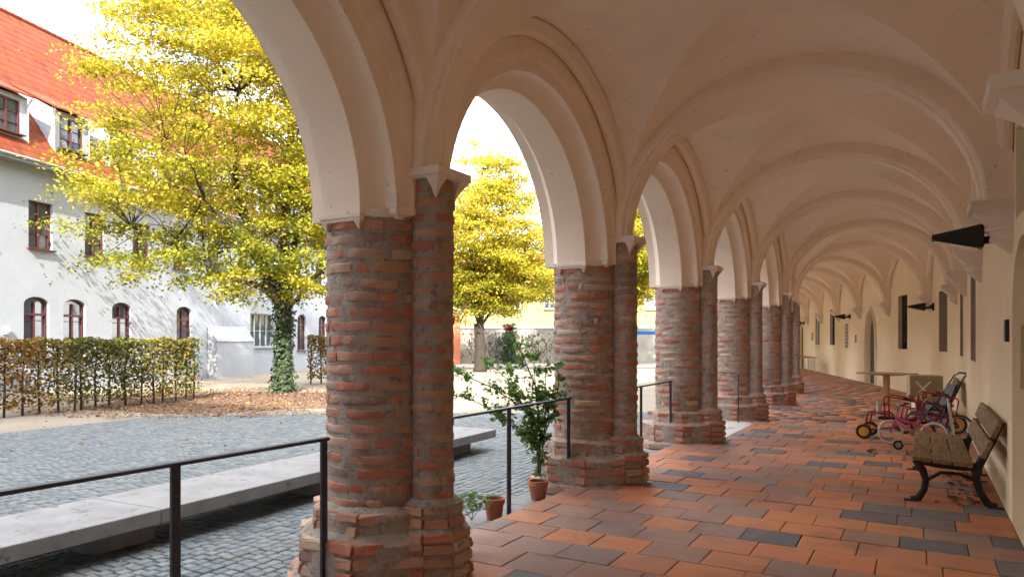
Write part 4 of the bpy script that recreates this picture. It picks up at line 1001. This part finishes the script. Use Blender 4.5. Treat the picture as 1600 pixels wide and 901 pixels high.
C = np.stack([XX*c_-ZZ*s_, ZZ*c_+XX*s_, np.full(n, ZC+.05)+RNG.random(n)*.12], 1); NN = RNG.normal(size=(n, 3)); NN[:, 2] *= .2
V, F = leaves(C, .3, 0, .3, .4, normals=NN*2); tag(link('grass', npmesh('grass', V, F, RNG.random(n)), GRASSM), 'strip of grass along the foot of the garden wall', 'grass', kind='stuff')

# ------------------------------------------------------------------ wooden benches
def wood_bench(loc, label, L_=2.3, rz=0):
    root = empty('wooden_bench', loc, rz, label, 'bench', 'wooden benches along the wall')   # y along, front at -x, back at +x
    def plank(x, z, wdt, tilt, nm):
        M3 = Matrix.Rotation(tilt, 3, 'Y'); mb = MB(); mb.bbox((x, L_/2, z), (wdt, L_, .042), .006, M3); mb.build(nm, WOODW, root)
    for k in range(3): plank(-.24+.168*k, .445-.012*k, .155, .07, 'seat_plank')
    for k in range(2): plank(.285+.075*k, .575+.19*k, .172, -1.19, 'back_plank')
    for y in (.2, L_-.2):
        mb = MB()
        mb.tube([(-.33, y, .012), (-.27, y, .03), (-.22, y, .12), (-.205, y, .22), (-.235, y, .32), (-.30, y, .405)], [.035, .034, .03, .032, .036, .03], 8, True, flat=.75)
        mb.tube([(-.31, y, .40), (-.1, y, .375), (.1, y, .37), (.235, y, .385)], [.026, .034, .036, .04], 8, flat=.75)
        mb.tube([(.37, y, .012), (.30, y, .04), (.245, y, .14), (.21, y, .26), (.225, y, .38), (.285, y, .52), (.36, y, .69), (.42, y, .82)], [.036, .034, .032, .034, .038, .034, .03, .02], 8, flat=.75)
        for x in (-.33, .36): mb.bbox((x, y, .008), (.13, .07, .016), .003)
        mb.tube([(-.215, y, .2), (-.08, y, .30), (.08, y, .30), (.22, y, .24)], .017, 6)
        mb.build('iron_frame', IRON, root, 50)
    return root
wood_bench((.24, 7.86, 0), 'weathered wooden bench with cast iron legs, nearest on the right by the wall')
wood_bench((.2, 15.0, 0), 'smaller looking wooden bench further back, behind the parked children\'s bikes', 1.7)
# table
tb = empty('wooden_table', (-.75, 19.6, 0), R(-26), 'pine table with single central post, standing beyond the bikes', 'table')
mb = MB(); mb.bbox((0, 0, .765), (1.15, .75, .03), .006); mb.build('table_top', WOODT, tb)
mb = MB(); mb.bbox((0, 0, .735), (.62, .5, .028), .004); mb.build('apron', WOODT, tb)
mb = MB(); mb.bbox((0, 0, .40), (.12, .12, .64), .008); mb.build('post', WOODT, tb)
mb = MB(); mb.bbox((0, 0, .04), (.75, .12, .078), .008); mb.bbox((0, 0, .0385), (.119, .62, .076), .008); mb.build('foot', WOODT, tb)
# board leaning behind second bench
bx_ = empty('trestle_crate', (.05, 17.6, 0), R(8), 'light wooden box with X-shaped brace, standing behind the second bench', 'crate')
mb = MB(); mb.bbox((0, 0, .42), (.62, .5, .82), .01); mb.build('box', plain('beige_board', (.40, .33, .20), (.34, .27, .16), .7), bx_)
for a in (-1, 1):
    mb = MB(); mb.bbox((-.06, -.262-.004*a, .55), (.42, .018, .03), .003, Matrix.Rotation(a*.85, 3, 'Y')); mb.build('brace', WHITEP, bx_)
# far tables and stools
for k, (X, Y, rz, lb) in enumerate(((-4.85, 36.0, 17, 'pine table standing against the far wall, nearer of two'), (-5.75, 39.2, 17, 'pine table deep in the far bend, beyond its twin'))):
    t_ = empty('pine_table', (X, Y, 0), R(rz), lb, 'table', 'tables in the far bend'); mb = MB(); mb.bbox((0, 0, .76), (.8, 1.9, .04), .005); mb.build('table_top', WOODT, t_)
    for sx in (-1, 1):
        for sy in (-1, 1): mb = MB(); mb.tube([(sx*.34, sy*.8, 0), (sx*.32, sy*.8, .74)], .022, 6); mb.build('leg', CHROME, t_)
for k, (X, Y, lb) in enumerate(((-5.5, 35.0, 'light stool nearest in front of the far table'), (-5.75, 35.9, 'light stool in the middle before the far table'), (-6.0, 36.8, 'light stool farthest along the far table'))):
    t_ = empty('stool', (X, Y, 0), R(17), lb, 'stool', 'stools in the far bend'); mb = MB(); mb.bbox((0, 0, .45), (.36, .36, .03), .01); mb.build('seat', WOODT, t_)
    for sx in (-1, 1):
        for sy in (-1, 1): mb = MB(); mb.tube([(sx*.17, sy*.17, 0), (sx*.14, sy*.14, .44)], .012, 5); mb.build('leg', CHROME, t_)

# ------------------------------------------------------------------ children's vehicles
def wheel(root, x, y, z, r, tyre=RUBBER, rim=CHROME, hub=CHROME, solid=None, w_=.03, yaw=0):
    mb = MB(); mb.torus((0, 0, 0), r-w_/2, w_/2); o = mb.build('wheel', tyre, root, True, loc=(x, y, z)); o.rotation_euler = (0, 0, yaw)
    mb = MB()
    if solid:
        mb.loft([[(rr*math.cos(t), yy, rr*math.sin(t)) for t in np.linspace(0, 2*math.pi, 20, endpoint=False)] for rr, yy in ((.01, -.03), (r*.3, -.03), (r*.35, -.012), (r-w_, -.014), (r-w_, .014), (r*.35, .012), (r*.3, .03), (.01, .03))]); mb.build('hub', solid, o, 40)
    else:
        mb.torus((0, 0, 0), r-w_-.004, .007); mb.tube([(0, -.035, 0), (0, .035, 0)], .014, 8)
        for k in range(14): t = k*2*math.pi/14; s_ = .012*(-1)**k; mb.tube([(.01*math.cos(t), s_, .01*math.sin(t)), ((r-w_)*math.cos(t), 0, (r-w_)*math.sin(t))], .0016, 3, False)
        mb.build('rim', rim, o, True)
    return o
def kids_bike(loc, rz, label, frame, tyre, bars=CHROME, saddle=BLACK, k=1., steer=.5):
    b = empty('childrens_bicycle', loc, rz, label, 'bicycle', 'children\'s bikes parked by the wall'); r = .185*k; wb2 = .29*k
    wheel(b, wb2, 0, r, r, tyre, CHROME, yaw=steer); wheel(b, -wb2, 0, r, r, tyre, CHROME)
    H = Vector((wb2-.07*k, 0, .43*k)); S = Vector((-.1*k, 0, .40*k)); BB = Vector((-.02*k, 0, .19*k)); RA = Vector((-wb2, 0, r))
    mb = MB(); mb.tube([H - Vector((-.012, 0, .06)), BB + Vector((.03, 0, .05)), BB], .019*k, 8); mb.tube([H - Vector((0, 0, .02)), S - Vector((0, 0, .1))], .014*k, 8); mb.tube([S, BB], .014*k, 8)
    for s_ in (-1, 1): mb.tube([BB, RA + Vector((0, s_*.035, 0))], .009*k, 6); mb.tube([S - Vector((0, 0, .06)), RA + Vector((0, s_*.035, 0))], .008*k, 6)
    mb.build('frame', frame, b, True)
    mb = MB()
    for s_ in (-1, 1): mb.tube([H - Vector((.0, 0, .07)), H + Vector((.02, s_*.035, -.12*k)), (wb2, s_*.035, r)], .011*k, 6)
    mb.tube([H - Vector((0, 0, .09)), H + Vector((-.03*k, 0, .08*k))], .015*k, 8); mb.build('fork', frame, b, True)
    mb = MB(); h = H + Vector((-.03*k, 0, .08*k)); mb.tube([h + Vector((-.09*k, -.2*k, .1*k)), h + Vector((-.02, -.15*k, .1*k)), h, h + Vector((-.02, .15*k, .1*k)), h + Vector((-.09*k, .2*k, .1*k))], .01*k, 6); mb.build('handlebar', bars, b, True)
    for s_ in (-1, 1): mb = MB(); mb.tube([h + Vector((-.05*k, s_*.178*k, .1*k)), h + Vector((-.12*k, s_*.218*k, .1*k))], .015*k, 8); mb.build('grip', BLACK, b)
    mb = MB(); mb.loft([[(S.x-.1*k, -.06*k, S.z+.07*k), (S.x-.1*k, .06*k, S.z+.07*k), (S.x-.1*k, .05*k, S.z+.11*k), (S.x-.1*k, -.05*k, S.z+.11*k)], [(S.x, -.05*k, S.z+.06*k), (S.x, .05*k, S.z+.06*k), (S.x, .04*k, S.z+.095*k), (S.x, -.04*k, S.z+.095*k)], [(S.x+.12*k, -.018*k, S.z+.06*k), (S.x+.12*k, .018*k, S.z+.06*k), (S.x+.12*k, .012*k, S.z+.09*k), (S.x+.12*k, -.012*k, S.z+.09*k)]])
    mb.tube([S, S + Vector((-.02*k, 0, .07*k))], .011*k, 6); mb.build('saddle', saddle, b, 50)
    mb = MB(); mb.torus((BB.x, .03, BB.z), .05*k, .006*k, seg=16, k=5); mb.tube([BB + Vector((-.06*k, -.04, -.05*k)), BB + Vector((0, -.04, 0)), BB + Vector((0, .04, 0)), BB + Vector((.06*k, .04, .05*k))], .008*k, 5)
    for s_ in (-1, 1): mb.box(tuple(BB + Vector((s_*.06*k, s_*.075, s_*.05*k))), (.05*k, .06, .018))
    mb.build('crank', CHROME, b)
    return b
kids_bike((-.13, 12.25, 0), R(172), 'pink children\'s bicycle with white front tyre, foremost of the parked bikes', PINK, WHITEP, CHROME, plain('plum_saddle', (.12, .03, .12), None, .5))
kids_bike((.22, 13.35, 0), R(160), 'navy children\'s bicycle with yellow bars behind the pink one', NAVY, RUBBER, YELLOW, BLACK, 1.1, -.3)
def tricycle(loc, rz, label, tall):
    t = empty('tricycle', loc, rz, label, 'tricycle', 'red tricycles parked by the wall')
    for s_ in (-1, 1): wheel(t, -.42, s_*.24, .12, .12, RUBBER, solid=YELLOW, w_=.045)
    wheel(t, .40, 0, .16, .16, RUBBER, solid=YELLOW, w_=.045)
    mb = MB(); mb.tube([(-.42, -.25, .12), (-.42, .25, .12)], .014, 8)
    for s_ in (-1, 1): mb.tube([(-.42, s_*.17, .12), (-.38, s_*.17, .40), (-.34, s_*.17, .43), (-.1, s_*.16, .42), (0, s_*.1, .30), (.25, s_*.02, .34)], .014, 8)
    mb.tube([(-.37, -.17, .42), (-.37, .17, .42)], .013, 8); mb.tube([(-.42, 0, .13), (.05, 0, .2), (.31, 0, .36)], .02, 8)
    if tall:
        for s_ in (-1, 1): mb.tube([(-.12, s_*.18, .3), (-.14, s_*.19, .66), (-.08, s_*.19, .70), (.34, s_*.19, .62), (.38, s_*.19, .58), (.34, s_*.18, .3), (-.12, s_*.18, .3)], .013, 8)
        mb.tube([(-.13, -.19, .68), (-.13, .19, .68)], .013, 8)
    mb.build('frame', RED, t, True)
    mb = MB()
    for s_ in (-1, 1): mb.tube([(.31, s_*.03, .4), (.40, s_*.05, .16)], .012, 6)
    mb.tube([(.33, 0, .36), (.28, 0, .62)], .015, 8); mb.tube([(.2, -.22, .68), (.27, -.12, .64), (.28, 0, .62), (.27, .12, .64), (.2, .22, .68)], .012, 6); mb.build('fork', RED, t, True)
    mb = MB(); mb.bbox((-.1, 0, .34), (.28, .26, .04), .012); mb.build('seat', BLACK, t)
    mb = MB(); mb.bbox((-.24, 0, .5), (.03, .28, .22), .01); mb.build('backrest', BLACK if not tall else WHITEP, t)
    for s_ in (-1, 1): mb = MB(); mb.tube([(.22, s_*.19, .67), (.15, s_*.25, .69)], .018, 8); mb.build('grip', BLACK, t)
    return t
tricycle((-.36, 12.85, 0), R(-8), 'red tricycle with yellow wheel hubs, leftmost of the parked vehicles', True)
tricycle((.12, 14.0, 0), R(12), 'second red tricycle half hidden behind the bikes', True)
pc = empty('pushchair', (.3, 14.75, 0), R(200), 'dark folded pushchair leaning by the wall beside the second bench', 'pushchair')
for sx, sy in ((-.25, -.2), (-.25, .2), (.25, -.2), (.25, .2)): wheel(pc, sx, sy, .09, .09, RUBBER, solid=BLACK, w_=.03)
mb = MB()
for s_ in (-1, 1): mb.tube([(.25, s_*.2, .09), (0, s_*.21, .45), (-.3, s_*.21, .95), (-.38, s_*.2, 1.0)], .013, 6); mb.tube([(-.25, s_*.2, .09), (.05, s_*.21, .42), (.2, s_*.2, .5)], .012, 6)
mb.tube([(-.38, -.2, 1.0), (-.38, .2, 1.0)], .017, 6); mb.build('frame', BLACK, pc, True)
mb = MB(); mb.loft([[(x, y, z) for y in (-.18, .18)] + [(x+dx, y, z+.03) for y in (.18, -.18)] for x, z, dx in ((.28, .32, 0), (.2, .4, 0), (-.02, .38, .02), (-.12, .55, .03), (-.2, .78, .03))]); mb.build('seat', BLACK, pc, 40)
sc_ = empty('scooter', (.12, 11.72, 0), R(8), 'silver kick scooter with black handlebar between the pink bike and the bench', 'scooter')
wheel(sc_, .30, 0, .07, .07, RUBBER, solid=CHROME, w_=.03); wheel(sc_, -.42, 0, .07, .07, RUBBER, solid=CHROME, w_=.03)
mb = MB(); mb.bbox((-.1, 0, .1), (.56, .11, .025), .008); mb.tube([(.16, 0, .11), (.24, 0, .2), (.27, 0, .24)], .018, 8); mb.build('deck', CHROME, sc_)
mb = MB(); mb.tube([(.31, 0, .06), (.275, 0, .2), (.22, 0, .62), (.205, 0, .74)], [.02, .022, .019, .015], 10); mb.build('stem', CHROME, sc_, True)
mb = MB(); mb.tube([(.205, -.2, .745), (.205, .2, .745)], .011, 8); mb.build('handlebar', CHROME, sc_)
for s_ in (-1, 1): mb = MB(); mb.tube([(.205, s_*.1, .745), (.205, s_*.21, .745)], .017, 8); mb.build('grip', BLACK, sc_)

# ------------------------------------------------------------------ lamps and signs on the wall
def wedge_lamp(i, u, z, label):
    a, b = W[i], W[i+1]; e = (b-a).normalized(); n_ = Vector((-e.y, e.x, 0)); p = a + e*u
    root = empty('wall_spotlight', (p.x, p.y, z), math.atan2(n_.y, n_.x), label, 'lamp', 'black wedge spotlights on the wall')  # x out of the wall
    mb = MB(); mb.bbox((.02, 0, 0), (.04, .13, .2), .006); mb.bbox((.07, 0, 0), (.06, .08, .1), .006); mb.build('wall_plate', BLACK, root)
    mb = MB(); mb.tube([(.1, 0, -.02), (.2, 0, -.03)], .035, 10); mb.tube([(.1, 0, .05), (.15, 0, .08), (.21, 0, .03)], .008, 6); mb.build('arm', BLACK, root)
    mb = MB(); mb.loft([[(.2, -.11, -.09), (.2, .11, -.09), (.2, .11, .10), (.2, -.11, .10)], [(.22, -.12, -.1), (.22, .12, -.1), (.22, .12, .105), (.22, -.12, .105)], [(.60, -.10, -.0), (.60, .10, -.0), (.60, .10, .035), (.60, -.10, .035)]]); mb.build('head', BLACK, root)
    mb = MB(); mb.loft([[(.24, -.10, -.1005), (.24, .10, -.1005), (.58, .085, -.0105), (.58, -.085, -.0105)], [(.24, -.10, -.108), (.24, .10, -.108), (.58, .085, -.018), (.58, -.085, -.018)]]); mb.build('lens', GLASS, root)
wedge_lamp(4, .12, 2.52, 'largest black wedge-shaped wall spotlight, nearest at upper right')
wedge_lamp(7, 3.3, 2.46, 'second black wedge spotlight, beside the row of dark window reveals')
wedge_lamp(10, 1.7, 2.52, 'third black wedge spotlight, just left of the arched door')
wedge_lamp(13, 1.2, 2.5, 'farthest black wedge spotlight at the end of the walk')
def on_wall(name, i, u, z, w_, h, mat, label, cat, t=.03, inset=None):
    a, b = W[i], W[i+1]; e = (b-a).normalized(); n_ = Vector((-e.y, e.x, 0)); p = a + e*u
    root = empty(name, (p.x, p.y, z), math.atan2(n_.y, n_.x), label, cat); mb = MB(); mb.bbox((t/2+.001, 0, 0), (t, w_, h), .004); mb.build('panel', mat, root)
    if inset: mb = MB(); mb.bbox((t+.004, 0, 0), (.006, w_*.78, h*.82), .001); mb.build('insert', inset, root)
    return root
BRASS = plain('yellow_notice_paint', (.66, .57, .30), (.6, .5, .25), .5, bst=.05)
nb_ = empty('notice_board', (.83, 7.44, 1.45), 0, 'yellow notice board in the door recess at the right edge', 'notice')
mb = MB(); mb.bbox((0, 0, 0), (.2, .03, .55), .004); mb.build('panel', BRASS, nb_)
mb = MB(); mb.bbox((.0, -.018, 0), (.15, .008, .46), .002); mb.build('insert', plain('notice_paper', (.5, .47, .36), (.42, .38, .28), .7), nb_)
on_wall('door_intercom', 4, .25, 1.68, .12, .2, BLACK, 'small dark intercom panel beside the recessed door', 'intercom', .03, ZINC)
pl_ = on_wall('plaque', 10, 2.3, 1.75, .5, 1.0, plain('pale_plaque', (.52, .44, .30), (.46, .38, .25), .6), 'grey lettered plaque of stacked strips left of the arched door', 'sign', .02)
for k in range(7): mb = MB(); mb.bbox((.024, 0, -.42+.14*k), (.006, .44, .09), .001); mb.build('strip', plain('plaque_strip', (.24, .21, .16), (.2, .17, .13), .6) if k == 0 else bpy.data.materials['plaque_strip'], pl_)
on_wall('small_sign', 10, .75, 1.62, .16, .3, BLACK, 'small dark sign between plaque and arched door', 'sign', .02, ZINC)
on_wall('small_plaque', 12, 2.6, 1.75, .2, .4, IRON, 'small dark plaque near the far end of the walk', 'sign', .02)
